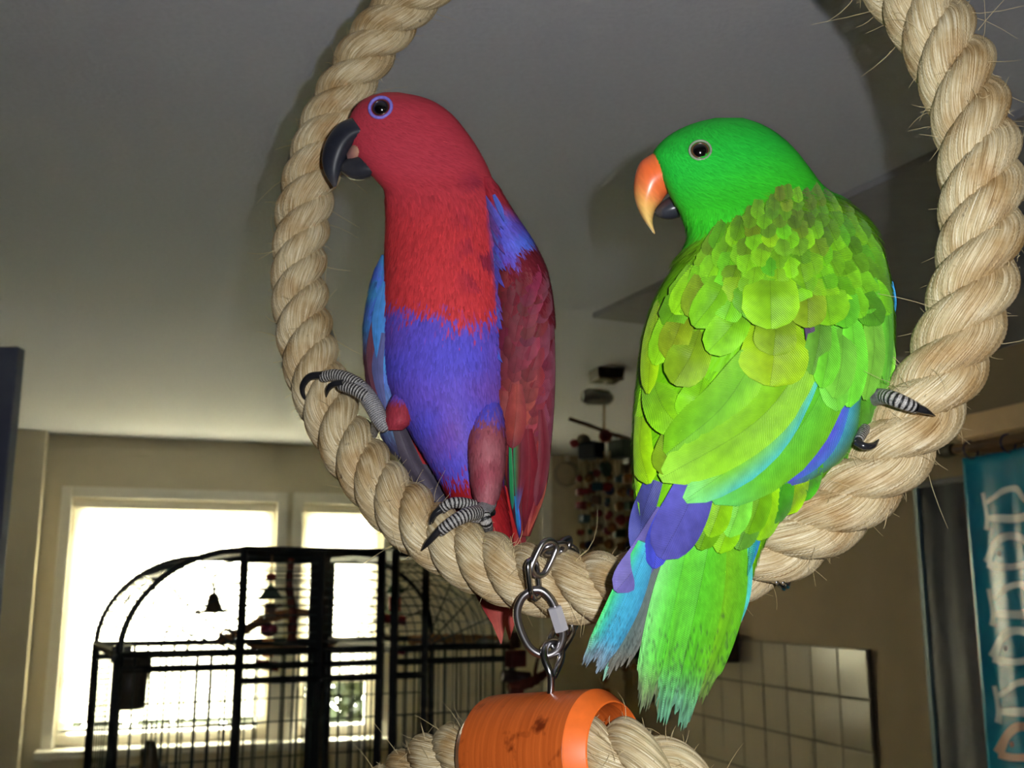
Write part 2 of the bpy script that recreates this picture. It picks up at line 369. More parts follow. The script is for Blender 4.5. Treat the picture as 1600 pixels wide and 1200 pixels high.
# the ring: centre, plane and slight oval fitted to the picture, in camera axes (right, up, forward)
rp = [4.67491546e-02, 1.21168618e-01, 7.40820807e-01, 5.49630888e-01, 2.16964496e-01, 2.58972647e-01, 5.94831761e-03, -4.77354986e-02, -4.94557895e-04, -2.89476983e-03]
def ring_pts(n):
    cx, cy, cz, yaw, pit, R, a2, b2, a3, b3 = rp
    t = PI/2+np.linspace(0, 2*PI, n)
    r = R*(1+a2*np.cos(2*t)+b2*np.sin(2*t)+a3*np.cos(3*t)+b3*np.sin(3*t))
    e1 = np.array([math.cos(yaw), 0, -math.sin(yaw)]); up = np.array([0, 1, 0.])
    e2 = math.cos(pit)*up+math.sin(pit)*np.array([math.sin(yaw), 0, math.cos(yaw)])
    Q = np.array([cx, cy, cz])+np.outer(r*np.cos(t), e1)+np.outer(r*np.sin(t), e2)
    nrm = np.cross(e1, e2); tow = lambda q: q[..., 0:1]*RIGHT+q[..., 1:2]*UP+q[..., 2:3]*FWD
    return CAM+tow(Q), tow(nrm)
RING, RN = ring_pts(1250)
ring_len = np.linalg.norm(np.diff(RING, axis=0), axis=1).sum()
rope('rope_ring', RING, RN, ring_len/20, RING.mean(0), 'large ring of thick twisted sisal rope that both parrots perch on', 'rope swing', sgn=1, nf=2600, phase=.4)
# twist of binding wire near the bottom of the ring
Q_ = RING-CAM; d_ = Q_@FWD; iw = np.hypot(800+F*(Q_@RIGHT)/d_-1196, 600-F*(Q_@UP)/d_-862).argmin()
tw_ = RING[iw+1]-RING[iw-1]; rr_ = [o for o in bpy.data.objects if o.name == 'rope_ring'][0]
def wire_ring(off):
    t = np.linspace(0, 2*PI, 96, endpoint=False); T_ = tw_/np.linalg.norm(tw_); a_ = np.cross(T_, RN); a_ /= np.linalg.norm(a_); b_ = np.cross(T_, a_)
    C_ = RING[iw]+T_*(off+.0012*np.sin(3*t))[:, None]+.0238*(np.cos(t)[:, None]*a_+np.sin(t)[:, None]*b_)
    dn_ = ((C_-RING[iw])@UP)/.0238; C_ = np.roll(C_, -int(dn_.argmax()), 0); dn_ = np.roll(dn_, -int(dn_.argmax())); C_ = C_[dn_ < -.62]
    V, f_, _ = tube(C_, .0013, 6); mk('binding_wire', V, f_, plain('steel', (178, 178, 182), .22, 1.0, noise=.08, scale=60), rr_)
wire_ring(0.0); wire_ring(.0026)
def rope_depth(px, py):
    Q = RING-CAM; d = Q@FWD; x = 800+F*(Q@RIGHT)/d; y = 600-F*(Q@UP)/d
    return d[np.hypot(x-px, y-py).argmin()]

# hook and chain that carry the ring (above the picture)
M_STEEL = plain('steel', (178, 178, 182), .22, 1.0, noise=.08, scale=60)
M_STEELD = plain('steel_dark', (160, 156, 158), .3, 1.0, noise=.15, scale=90)
def loop_pts(c, L, Wd, ax, sx, n=40):
    """stadium-shaped loop: ax long axis, sx short axis (unit), L and Wd half lengths"""
    t = np.linspace(0, 2*PI, n, endpoint=False); r = Wd
    lx = np.cos(t)*r+np.sign(np.cos(t))*(L-r)*np.minimum(1, np.abs(np.cos(t))*3); sy = np.sin(t)*r
    return np.asarray(c)+lx[:, None]*ax+sy[:, None]*sx
def link(parent, c, L, Wd, ax, sx, r, mat, name='chain_link'):
    V, f_, _ = tube(loop_pts(c, L, Wd, ax, sx), r, 8, closed=True); return mk(name, V, f_, mat, parent)
top = RING[0]
hc = thing('ceiling_chain', [top[0], top[1], top[2]], 'steel chain from ceiling hook to the top of the rope ring', 'chain')
Zv = np.array([0, 0, 1.0]); X_ = np.array([1.0, 0, 0]); Y_ = np.array([0, 1.0, 0])
z = top[2]; k = 0
while z < ZC-.02:
    h = .034 if k == 0 else .016
    link(hc, [top[0], top[1], z+(0 if k == 0 else h)], h, h*.9 if k == 0 else .009, Zv, Y_ if k % 2 == 0 else X_, .0024, M_STEEL)
    z += .034 if k == 0 else .026; k += 1
V, f_, _ = tube([[top[0], top[1], ZC-.006], [top[0], top[1], ZC]], .03, 20); mk('ceiling_plate', V, f_, M_STEEL, hc)

# chain on the bottom of the ring
def im(v): v = np.asarray(v, float); v = v[0]*RIGHT+v[1]*UP+v[2]*FWD; return v/np.linalg.norm(v)
ch = thing('hanging_chain', P(846, 905, .69), 'short steel chain looped round the bottom of the rope ring', 'chain')
link(ch, P(850, 872, .660), .0118, .0063, im((.45, .9, .25)), im((.75, -.4, .5)), .0019, M_STEELD)
link(ch, P(834, 905, .6585), .0125, .0062, im((-.12, .95, -.1)), im((.45, 0, .85)), .0019, M_STEEL)
link(ch, P(866, 858, .672), .0085, .0058, im((.9, .15, .4)), im((0, .6, -.8)), .0019, M_STEELD)
link(ch, P(880, 856, .690), .0085, .0058, im((.5, .1, .85)), im((.3, .9, .1)), .0019, M_STEELD)
link(ch, P(893, 880, .716), .0130, .0062, im((.25, -.85, .3)), im((.8, .2, .4)), .0019, M_STEEL)
link(ch, P(900, 925, .720), .0130, .0062, im((.1, -1, -.1)), im((.2, .1, .9)), .0019, M_STEEL)
link(ch, P(890, 968, .700), .0130, .0062, im((-.5, -.8, -.6)), im((.8, -.4, .4)), .0019, M_STEEL)
link(ch, P(878, 992, .668), .0130, .0060, im((-.5, -.5, -.9)), im((.6, -.8, 0)), .0019, M_STEEL)
# quick link
QL = [(832, 922), (816, 934), (808, 956), (813, 984), (826, 1010), (842, 1022), (858, 1024), (873, 1014), (880, 994), (877, 974), (869, 952), (859, 934), (846, 923)]
ql = thing('quick_link', P(850, 1022, .655), 'oval steel quick link between the chain and the orange block', 'quick link')
C = bez([list(P(x, y, .656)) for x, y in QL+QL[:1]], 72)[:-1]; V, f_, _ = tube(C, .0026, 10, closed=True); mk('body', V, f_, M_STEELD, ql)
c0 = P(866, 948, .655); c1 = P(878, 986, .655)
V, f_, _ = tube([c0, c0*.97+c1*.03, c0*.03+c1*.97, c1], [.0036, .0048, .0048, .0036], 6); o = mk('nut', V, f_, plain('zinc', (196, 194, 202), .4, .35, noise=.05), ql, smooth=False); o['label'] = 'hexagonal locking nut'

# orange block on the lower rope
M_ORANGE = None
def orange_mat():
    m, nt, b = nodes('orange_wood'); tc = N(nt, 'ShaderNodeTexCoord'); uv = N(nt, 'ShaderNodeUVMap')
    mp = N(nt, 'ShaderNodeMapping'); mp.inputs['Scale'].default_value = (420, 3, 1); nt.links.new(uv.outputs[0], mp.inputs[0])
    n1 = N(nt, 'ShaderNodeTexNoise', Scale=1.0, Detail=3.0); nt.links.new(mp.outputs[0], n1.inputs['Vector'])
    r1 = ramp(nt, [(.3, rgba((180, 82, 30))), (.7, rgba((208, 100, 40)))]); nt.links.new(n1.outputs[0], r1.inputs[0])
    n2 = N(nt, 'ShaderNodeTexNoise', Scale=70.0, Detail=3.0); nt.links.new(tc.outputs['Object'], n2.inputs['Vector'])
    r2 = ramp(nt, [(.6, (1, 1, 1, 1)), (.72, rgba((120, 90, 80)))]); nt.links.new(n2.outputs[0], r2.inputs[0])
    mx = N(nt, 'ShaderNodeMix', data_type='RGBA', blend_type='MULTIPLY'); mx.inputs[0].default_value = .9
    nt.links.new(r1.outputs[0], mx.inputs[6]); nt.links.new(r2.outputs[0], mx.inputs[7]); nt.links.new(mx.outputs[2], b.inputs['Base Color'])
    bp = N(nt, 'ShaderNodeBump', Strength=.35, Distance=.0005); nt.links.new(n1.outputs[0], bp.inputs['Height']); nt.links.new(bp.outputs[0], b.inputs['Normal'])
    b.inputs['Roughness'].default_value = .38
    return m
M_ORANGE = orange_mat()
cL = P(778, 1181, .668); cR = P(938, 1179, .620); ax = (cR-cL)/np.linalg.norm(cR-cL); Lc = np.linalg.norm(cR-cL)
ob = thing('wooden_cylinder', (cL+cR)/2-np.array([0, 0, .037]), 'orange painted wooden cylinder threaded on the lower rope', 'wooden block')
prof = [(-.008, .0265), (-.010, .029), (0.0, .0368), (.004, .0372), (Lc*.25, .0373), (Lc*.5, .0373), (Lc*.75, .0373), (Lc, .0372), (Lc+.0003, .0370), (Lc+.0105, .0298), (Lc+.0108, .0292), (Lc+.004, .0285), (Lc*.5, .028), (-.002, .0272)]
Tm, An, Bn = frames(np.array([cL, cR]), UP); k = 72; a = np.linspace(0, 2*PI, k, endpoint=False)
def lathe_c(name, pr_, mat, closed):
    V = np.array([cL+ax*x+r*(math.cos(t)*An[0]+math.sin(t)*Bn[0]) for x, r in pr_ for t in a]); uvs = np.array([(x, t/(2*PI)) for x, r in pr_ for t in a])
    o = mk(name, V, grid_faces(len(pr_), k, closed, True), mat, ob, uvs=uvs); md = o.modifiers.new('split', 'EDGE_SPLIT'); md.split_angle = math.radians(25); return o
lathe_c('barrel', prof[:9]+prof[10:], M_ORANGE, True)
o = lathe_c('end_bevel', [(Lc+.0002, .03725), (Lc+.0012, .0369), (Lc+.0112, .0300), (Lc+.0116, .0290), (Lc+.006, .0285)], plain('orange_cut', (240, 112, 40), .45, noise=.08, scale=120), False); o['label'] = 'smooth bright orange bevelled end'
# eye screw in its top
mid = (cL+cR)/2; es = P(862, 1084, .640)
C = [list(P(x, y, d)) for x, y, d in [(860, 1092, .6405), (861, 1062, .641), (858, 1048, .6415), (851, 1030, .645), (851, 1013, .650), (858, 1004, .6555), (868, 1003, .660), (876, 1012, .661), (877, 1028, .655), (870, 1046, .647), (864, 1058, .6435)]]
V, f_, _ = tube(bez(C, 70), .0023, 10); o = mk('eye_screw', V, f_, M_STEEL, ob)
LR = bez([list(P(x, y, d)) for x, y, d in [(520, 1330, .80), (590, 1262, .752), (660, 1208, .715), (718, 1188, .690), (778, 1181, .668), (858, 1180, .644), (938, 1180, .620), (985, 1192, .604), (1050, 1228, .597), (1110, 1290, .600), (1150, 1370, .61)]], 460)
rope('lower_rope', LR, UP, .084, LR[230], 'twisted sisal rope running through the orange wooden cylinder', 'rope', sgn=1, nf=1000, phase=1.1)

# ------------------------------------------------------------------ bird building
class Vol:
    """a rounded body given by slices: outline left/right in picture rows, middle distance and half thickness"""
    def __init__(s, rows):
        r = np.array(rows, float); s.y = r[:, 0]; s.xl = r[:, 1]; s.xr = r[:, 2]; s.dc = r[:, 3]; s.dh = r[:, 4]
    def at(s, y):
        xl = hermite(y, s.y, s.xl); xr = hermite(y, s.y, s.xr)
        return (xl+xr)/2, np.maximum((xr-xl)/2, .5), hermite(y, s.y, s.dc), hermite(y, s.y, s.dh)
    def S(s, y, phi, k=1.0, add=0.0):
        """surface point; phi in (0,pi) faces the camera, add = extra metres outwards"""
        xc, hw, dc, dh = s.at(y); hx = hw*k+add*F/dc; hd = dh*k+add
        return P(xc+hx*np.cos(phi), y, dc-hd*np.sin(phi))
    def front(s, x, y):
        xc, hw, dc, dh = s.at(y); u = np.clip((x-xc)/hw, -1, 1)
        return dc-dh*np.sqrt(1-u*u)
    def mesh(s, name, colfn, parent, mat, ny=120, nphi=72):
        t = .5-.5*np.cos(np.linspace(0, PI, ny)); y = s.y[0]+(s.y[-1]-s.y[0])*(.6*t+.4*np.linspace(0, 1, ny))
        ph = np.linspace(0, 2*PI, nphi, endpoint=False); Y, PH = np.meshgrid(y, ph, indexing='ij')
        V = s.S(Y, PH); xc, hw, dc, dh = s.at(Y); X = xc+hw*np.cos(PH)
        c = colfn(X.ravel(), Y.ravel(), np.sin(PH).ravel())
        f_ = grid_faces(ny, nphi, False, True).tolist()+[list(range(nphi)), [(ny-1)*nphi+j for j in range(nphi)][::-1]]
        return mk(name, V, f_, mat, parent, cols=c)
def mixc(a, b, t): return a+(b-a)*t[:, None]
def sstep(x, a, b): t = np.clip((x-a)/(b-a), 0, 1); return t*t*(3-2*t)
def wn(x, y, s, seed=0): return (np.sin(x/s+seed*1.7+1.3*np.sin(y/s*.7+seed))+np.sin(y/s*1.1+seed*2.3+1.1*np.sin(x/s*.8)))/4+.5

def plumage(vol, n, colfn, parent, ln=(9, 15), wd=(1.6, 2.8), flow=None, ys=None, jit=.10, lift=.0011, label=None, front_bias=.7, off=0.0, mask=None):
    """fine body plumage: thousands of short overlapping slivers on the body, nobody could count them"""
    y0, y1 = ys or (vol.y[0]+4, vol.y[-1]-4)
    y = rng.uniform(y0, y1, n*3); hw = vol.at(y)[1]; y = y[rng.uniform(0, hw.max(), n*3) < hw][:n]; n = len(y)
    ph = np.where(rng.random(n) < front_bias, rng.uniform(-.15, PI+.15, n), rng.uniform(PI, 2*PI, n))
    if mask is not None:
        xc, hw, _, _ = vol.at(y); kp = mask(xc+hw*np.cos(ph), y); y = y[kp]; ph = ph[kp]; n = len(y)
    L = rng.uniform(*ln, n); W_ = rng.uniform(*wd, n)
    xc, hw, dc, dh = vol.at(y); x = xc+hw*np.cos(ph)
    dx, dy = flow(x, y) if flow else (np.zeros(n), np.ones(n))
    c = colfn(x, y, np.sin(ph))*(1+rng.normal(0, jit, n))[:, None]; c = np.clip(c, 0, 1)
    lf = lift*rng.uniform(.4, 1.3, n)
    V = np.empty((n, 6, 3)); Cc = np.empty((n, 6, 3))
    for q, (t, wf, lt) in enumerate([(0, .7, -.25), (.55, 1.0, .55), (1.0, .12, 1.0)]):
        yy = np.clip(y+dy*L*t, vol.y[0], vol.y[-1]); hw2 = np.maximum(vol.at(yy)[1], 6)
        sgn = np.where(np.abs(np.sin(ph)) < .25, .25, np.abs(np.sin(ph)))*np.where(np.sin(ph) < 0, -1, 1)
        p2 = ph-dx*L*t/(hw2*sgn)*np.where(np.abs(np.sin(ph)) < .3, .3, 1)
        for r, sg in ((0, -1), (1, 1)):
            V[:, q*2+r] = vol.S(yy, p2+sg*W_*wf/hw2, 1.0, lf*lt+off)
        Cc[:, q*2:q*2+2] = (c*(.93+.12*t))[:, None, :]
    b = np.arange(n)[:, None]*6
    f_ = np.vstack([b+np.array([[0, 1, 3, 2]]), b+np.array([[2, 3, 5, 4]])])
    o = mk('plumage', V, f_, M_PLUME, parent, cols=np.clip(Cc, 0, 1)); o['kind'] = 'stuff'
    if label: o['label'] = label
    return o

def feather(vol, shaft, w, cols, parent, lay=.0, lift=(.0003, .0032), tip='round', name='feather', nt=13, ns=8, camber=.10, edge=None, jag=.0, base_w=.45, rag=0.0, sink=False, speck=0.0):
    """one feather lying on vol: shaft pixels, half width w, cols = (left, middle, right, tip)"""
    sh = bez(shaft, nt); t = np.linspace(0, 1, nt); tg = np.gradient(sh, axis=0); tg /= np.linalg.norm(tg, axis=1)[:, None]
    nrm = np.stack([-tg[:, 1], tg[:, 0]], 1)
    if tg[:, 1].mean() > 0: nrm = -nrm                       # s=+1 is the right-hand side in the picture for a feather pointing down
    if tip == 'round': pr = np.where(t < .62, base_w+(1-base_w)*np.sin(np.clip(t/.62, 0, 1)*PI/2), np.sqrt(np.clip(1-((t-.62)/.385)**2.2, 0, 1)))
    elif tip == 'point': pr = np.where(t < .45, base_w+(1-base_w)*np.sin(t/.45*PI/2), np.clip(1-((t-.45)/.555)**1.6, 0, 1))
    else: pr = np.where(t < .5, base_w+(1-base_w)*np.sin(t/.5*PI/2), 1-.25*((t-.5)/.5)**2)      # worn, square end
    s = np.linspace(-1, 1, ns+1)
    hw = w*np.maximum(pr, .03)
    jit = 1+jag*rng.normal(size=(nt, ns+1))*np.abs(s)[None, :]
    X = sh[:, 0:1]+nrm[:, 0:1]*hw[:, None]*s[None, :]*jit; Y = sh[:, 1:2]+nrm[:, 1:2]*hw[:, None]*s[None, :]*jit
    if sink:
        xc_, hw_, _, _ = vol.at(Y); X = np.clip(X, xc_-hw_*.992, xc_+hw_*.992)
    if rag:
        fr_ = rng.uniform(-1, 1, ns+1)*rag+rag*.8*np.sin(s*5+rng.uniform(0, 6))-rag*1.2*np.abs(s)**3; q_ = sstep(t, .8, 1.0)[:, None]
        X += tg[-1, 0]*q_*fr_; Y += tg[-1, 1]*q_*fr_
    d = vol.front(X, Y); dm = vol.front(sh[:, 0], sh[:, 1])[:, None]; d = .35*dm+.65*d     # stiffer than the body under it
    mpp = d.mean()/F
    lf = (lay*sstep(t, -.05, .55)[:, None]-.0008*(1-sstep(t, 0, .3))[:, None] if sink else lay)+lift[0]+(lift[1]-lift[0])*t[:, None]
    d = d-lf+camber*hw[:, None]*mpp*(s[None, :]**2)
    V = P(X, Y, d)
    cl, cm, cr, ct = [lin(c) for c in cols]
    a = np.abs(s)[None, :, None]**1.6
    c = np.where(s[None, :, None] < 0, cm+(cl-cm)*a, cm+(cr-cm)*a)*np.ones((nt, 1, 1))
    tt = sstep(t, .72, 1.0)[:, None, None]; c = c+(ct-c)*tt
    c = c*(1+.06*rng.normal(size=(nt, ns+1, 1))); c = np.clip(c*rng.uniform(.92, 1.08), 0, 1)
    if speck:
        sp_ = (rng.random((nt, ns+1, 1)) < .5*sstep(t, .45, 1.0)[:, None, None]*speck); c = np.where(sp_, c*rng.uniform(.3, .8, (nt, ns+1, 1))+.02, c)
        col_ = 1+.16*speck*rng.normal(size=(1, ns+1, 1))*sstep(t, .2, .8)[:, None, None]; c = np.clip(c*col_, 0, 1)
    L = np.r_[0, np.cumsum(np.linalg.norm(np.diff(sh, axis=0), axis=1))]*mpp
    uv = np.stack([s[None, :]*hw[:, None]*mpp, np.broadcast_to(L[:, None], (nt, ns+1))], -1)
    return mk(name, V, grid_faces(nt, ns+1), M_FEATHER, parent, cols=c, uvs=uv)

def horn(name, pairs, d, th, cols, parent, mat, n=26, k=20, dshift=None):
    """beak half: pairs of outline points (outer, inner) from base to tip, thickness th (m) per pair"""
    o = bez([p[0] for p in pairs], n); i = bez([p[1] for p in pairs], n); t_ = bez([[x] for x in th], n)[:, 0]
    dd = np.full(n, d) if dshift is None else bez([[d+x] for x in dshift], n)[:, 0]
    a = np.linspace(0, 2*PI, k, endpoint=False); c = (o+i)/2; h = (o-i)/2
    X = c[:, None, 0]+h[:, None, 0]*np.cos(a); Y = c[:, None, 1]+h[:, None, 1]*np.cos(a); D_ = dd[:, None]-np.maximum(t_, .0002)[:, None]*np.sin(a)
    cc = bez([list(lin(x)) for x in cols], n)[:, None, :]*np.ones((1, k, 1)); cc = np.clip(cc*(1+.05*rng.normal(size=(n, k, 1))), 0, 1)
    f_ = grid_faces(n, k, False, True).tolist()+[list(range(k)), [(n-1)*k+j for j in range(k)][::-1]]
    return mk(name, P(X, Y, D_), f_, mat, parent, cols=cc)

def sphere(c, r, nu=18, nv=28, sc=(1, 1, 1), axes=None):
    u = np.linspace(0, PI, nu); v = np.linspace(0, 2*PI, nv, endpoint=False); U, W_ = np.meshgrid(u, v, indexing='ij')
    Q = np.stack([np.sin(U)*np.cos(W_)*sc[0], np.sin(U)*np.sin(W_)*sc[1], np.cos(U)*sc[2]], -1)*r
    if axes is not None: Q = Q@np.asarray(axes)
    return np.asarray(c)+Q, grid_faces(nu, nv, False, True)
M_EYE = plain('eye_black', (8, 7, 8), .13, noise=.02, spec=.8)
def ringmesh(name, c, R, r, nrm, mat, parent, n=40, k=8, sy=1.0):
    nrm = nrm/np.linalg.norm(nrm); a_ = np.cross(nrm, UP); a_ /= np.linalg.norm(a_); b_ = np.cross(nrm, a_)
    t = np.linspace(0, 2*PI, n, endpoint=False); C = c+R*np.cos(t)[:, None]*a_+R*sy*np.sin(t)[:, None]*b_
    V, f_, _ = tube(C, r, k, closed=True, hint=nrm); return mk(name, V, f_, mat, parent)
def eye(vol, x, y, rp_, parent, iris, ringc, ring_r, tag_):
    d = float(vol.front(x, y)); m = d/F
    e = 3.0; gx = float(vol.front(x+e, y)-vol.front(x-e, y))/(2*e*m); gy = float(vol.front(x, y+e)-vol.front(x, y-e))/(2*e*m)
    nrm = -FWD+gx*RIGHT*-1*-1+gy*-UP; nrm /= np.linalg.norm(nrm); nrm = nrm*.5-FWD*.5; nrm /= np.linalg.norm(nrm)
    c = P(x, y, d)
    V, f_ = sphere(c-nrm*rp_*m*.45, rp_*m*1.12); eb = mk('eye', V, f_, M_EYE, parent)
    ringmesh('iris', c+nrm*rp_*m*.12, rp_*m*.98, rp_*m*.13, nrm, plain('iris_'+tag_, iris, .25), eb)
    o = ringmesh('eye_ring', c+nrm*.0011, ring_r*m, (ring_r-rp_)*m*.55, nrm, plain('eyering_'+tag_, ringc, .6, noise=.2, scale=400), eb)
    return eb

def scale_mat(name, light, dark, bands):
    m, nt, b = nodes(name); uv = N(nt, 'ShaderNodeUVMap'); sp = N(nt, 'ShaderNodeSeparateXYZ'); nt.links.new(uv.outputs[0], sp.inputs[0])
    tc = N(nt, 'ShaderNodeTexCoord'); vo = N(nt, 'ShaderNodeTexVoronoi', Scale=1500.0); nt.links.new(tc.outputs['Object'], vo.inputs['Vector'])
    nz = N(nt, 'ShaderNodeTexNoise', Scale=900.0); nt.links.new(tc.outputs['Object'], nz.inputs['Vector'])
    ad = N(nt, 'ShaderNodeMath', operation='MULTIPLY_ADD'); nt.links.new(nz.outputs[0], ad.inputs[0]); ad.inputs[1].default_value = .0006; nt.links.new(sp.outputs[0], ad.inputs[2])
    s = N(nt, 'ShaderNodeMath', operation='MULTIPLY'); nt.links.new(ad.outputs[0], s.inputs[0]); s.inputs[1].default_value = bands
    sn = N(nt, 'ShaderNodeMath', operation='SINE'); nt.links.new(s.outputs[0], sn.inputs[0])
    r = ramp(nt, [(.42, rgba(light)), (.72, rgba(dark))]); 
    mr = N(nt, 'ShaderNodeMapRange'); mr.inputs['From Min'].default_value = -1; nt.links.new(sn.outputs[0], mr.inputs['Value']); nt.links.new(mr.outputs[0], r.inputs[0])
    rv = ramp(nt, [(.0, rgba((255, 255, 255))), (.85, rgba((84, 82, 84)))]); nt.links.new(vo.outputs['Distance'], rv.inputs[0])
    mx = N(nt, 'ShaderNodeMix', data_type='RGBA', blend_type='MULTIPLY'); mx.inputs[0].default_value = .8; nt.links.new(r.outputs[0], mx.inputs[6]); nt.links.new(rv.outputs[0], mx.inputs[7])
    nt.links.new(mx.outputs[2], b.inputs['Base Color']); b.inputs['Roughness'].default_value = .5
    bp = N(nt, 'ShaderNodeBump', Strength=.6, Distance=.0003); bp.invert = True; nt.links.new(sn.outputs[0], bp.inputs['Height']); nt.links.new(bp.outputs[0], b.inputs['Normal'])
    return m
M_TOE = scale_mat('toe_scales', (208, 204, 200), (34, 32, 34), 2700)
M_SHANK = scale_mat('shank_scales', (200, 198, 200), (150, 148, 152), 4300)
M_CLAW = plain('claw', (34, 34, 38), .22, noise=.2, scale=200, spec=.6)
def limb(name, pts, r, parent, mat, n=26, k=14):
    """pts (px, py, depth), r half width in px per point"""
    q = bez(pts, n); rr = bez([[x] for x in r], n)[:, 0]; C = P(q[:, 0], q[:, 1], q[:, 2]); R_ = np.maximum(rr, .2)*q[:, 2]/F
    # rounded ends
    e = np.ones(n); e[0] = .5; e[-1] = .45; e[1] = .86; e[-2] = .85
    V, f_, uv = tube(C, R_*(e if 'claw' not in name else 1), k, hint=-FWD)
    return mk(name, V, f_, mat, parent, uvs=uv)

# ------------------------------------------------------------------ red and blue parrot
FB = Vol([(144, 600, 622, .832, .004), (150, 578, 655, .832, .0135), (160, 562, 680, .831, .019), (178, 549, 705, .830, .023), (200, 543, 724, .829, .0255), (230, 548, 745, .827, .027), (258, 566, 760, .825, .028), (280, 586, 769, .823, .0285),
          (300, 601, 777, .820, .030), (340, 604, 784, .815, .034), (400, 602, 790, .808, .040), (460, 600, 796, .802, .044), (520, 598, 800, .797, .046), (580, 601, 800, .792, .045), (640, 622, 796, .788, .042), (700, 656, 790, .785, .036),
          (750, 686, 786, .784, .029), (800, 712, 794, .784, .021), (850, 735, 800, .785, .012), (880, 745, 800, .786, .005)])
cRED = lin((206, 60, 66)); cREDH = lin((192, 62, 78)); cBLU = lin((92, 84, 208)); cBLU2 = lin((118, 78, 172)); cMAR = lin((112, 30, 44)); cDRED = lin((158, 30, 36)); cLB = lin((92, 122, 238))
def f_col(x, y, front):
    c = mixc(np.tile(cREDH, (len(x), 1)), np.tile(cRED, (len(x), 1)), sstep(y, 240, 360))
    line = 488+14*np.sin(x/37.0)+12*(wn(x, y, 11)-.5)+10*rng.normal(size=len(x))-22*sstep(x, 740, 800)
    blue = mixc(np.tile(cBLU, (len(x), 1)), np.tile(cBLU2, (len(x), 1)), .75*wn(x, y, 17, 3)*wn(x, y, 31, 5)*1.6)
    c = mixc(c, blue, sstep(y, line-7, line+12))
    v = 738-.0*x+10*rng.normal(size=len(x))-1.1*np.clip(682-x, 0, 60)
    c = mixc(c, np.tile(cDRED, (len(x), 1)), sstep(y, v-8, v+14))
    # nape: dark red and blue flecks where the neck meets the mantle
    nk = sstep(x, 690, 770)*sstep(y, 250, 285)*(1-sstep(y, 420, 470))
    c = mixc(c, np.tile(lin((120, 34, 66)), (len(x), 1)), .75*nk*sstep(wn(x, y, 9, 2), .45, .7))
    bl = sstep(x-(y-300)*.10, 752, 772)*sstep(y, 296, 318)
    c = mixc(c, np.tile(cLB, (len(x), 1)), bl*(1-sstep(y, 470, 560)))
    c = mixc(c, np.tile(cMAR, (len(x), 1)), sstep(-front, .1, .5)*sstep(y, 330, 380))
    return c
fem = thing('parrot', P(700, 812, .735), 'red headed parrot with violet blue belly and black beak on the rope ring', 'parrot')
fbody = FB.mesh('body', f_col, fem, M_PLUME, 150, 96)
def f_flow(x, y):
    hd = 1-sstep(y, 250, 330); dx = .95*hd*sstep(x, 540, 620)+.12*(1-hd)*np.sin(x/60.0); return dx, np.where(hd > .5, .45, 1.0)
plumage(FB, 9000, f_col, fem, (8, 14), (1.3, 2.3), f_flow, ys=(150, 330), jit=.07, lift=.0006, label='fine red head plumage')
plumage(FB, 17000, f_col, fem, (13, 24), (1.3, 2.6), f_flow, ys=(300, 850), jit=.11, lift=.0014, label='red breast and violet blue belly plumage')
eye(FB, 595, 169, 12.5, fem, (62, 38, 30), (128, 118, 215), 17.5, 'fem')
BD = float(FB.dc[0])
horn('upper_beak', [((550, 183), (576, 220)), ((528, 194), (563, 221)), ((510, 219), (549, 233)), ((503, 248), (537, 256)), ((508, 272), (530, 275)), ((521, 293), (526, 291))], .826, [.0135, .013, .0108, .0078, .0048, .0008],
     [(44, 46, 56), (40, 42, 52), (38, 40, 50), (40, 42, 52), (52, 54, 62), (80, 76, 78)], fem, M_VCOL)
horn('lower_beak', [((590, 248), (578, 278)), ((566, 238), (566, 282)), ((548, 243), (550, 281)), ((536, 252), (537, 272)), ((530, 262), (531, 266))], .826, [.0125, .012, .0098, .0068, .002],
     [(48, 48, 54), (46, 47, 54), (52, 52, 58), (60, 60, 64), (70, 68, 68)], fem, M_VCOL)
o = horn('mouth_lining', [((568, 212), (576, 246)), ((558, 218), (566, 246)), ((548, 228), (553, 250)), ((541, 240), (543, 250))], .824, [.0108, .0104, .0075, .003], [(206, 160, 130), (200, 156, 128), (170, 120, 110), (120, 90, 90)], fem, M_VCOL)
o['label'] = 'peach coloured edge of the beak'
# wings
mar = lambda: tuple(np.array([124, 40, 54])*rng.uniform(.88, 1.12)*np.array([1, rng.uniform(.85, 1.2), rng.uniform(.85, 1.2)]))
FW = Vol([(276, 752, 768, .812, .003), (290, 754, 778, .811, .009), (310, 757, 789, .809, .014), (340, 762, 808, .805, .020), (380, 768, 834, .800, .024), (430, 768, 856, .796, .026), (500, 766, 866, .791, .028), (580, 764, 868, .787, .027), (640, 764, 866, .785, .025), (690, 776, 862, .784, .021), (750, 790, 856, .785, .015), (800, 800, 842, .787, .009), (838, 812, 828, .789, .004)])
def fw_col(x, y, fr):
    c = np.tile(lin((118, 32, 46)), (len(x), 1)); c = mixc(c, np.tile(lin((152, 66, 54)), (len(x), 1)), .6*sstep(y, 540, 640)*(1-sstep(np.abs(x-800), 20, 50)))
    edge = 402-.75*np.clip(x-792, 0, 60)+26*(wn(x, y, 7)-.5)+5*rng.normal(size=len(x))
    blu = mixc(np.tile(cLB, (len(x), 1)), np.tile(lin((112, 84, 200)), (len(x), 1)), wn(x, y, 10, 6))
    c = mixc(blu, c, sstep(y, edge-8, edge+12))
    nk = (1-sstep(y-.35*(x-760), 300, 330)); c = mixc(c, np.tile(lin((176, 48, 64)), (len(x), 1)), nk)
    inn = (1-sstep(x, 766, 778))*sstep(y, 400, 430)*(1-sstep(y, 560, 580))
    return mixc(c, np.tile(lin((96, 140, 235)), (len(x), 1)), inn)
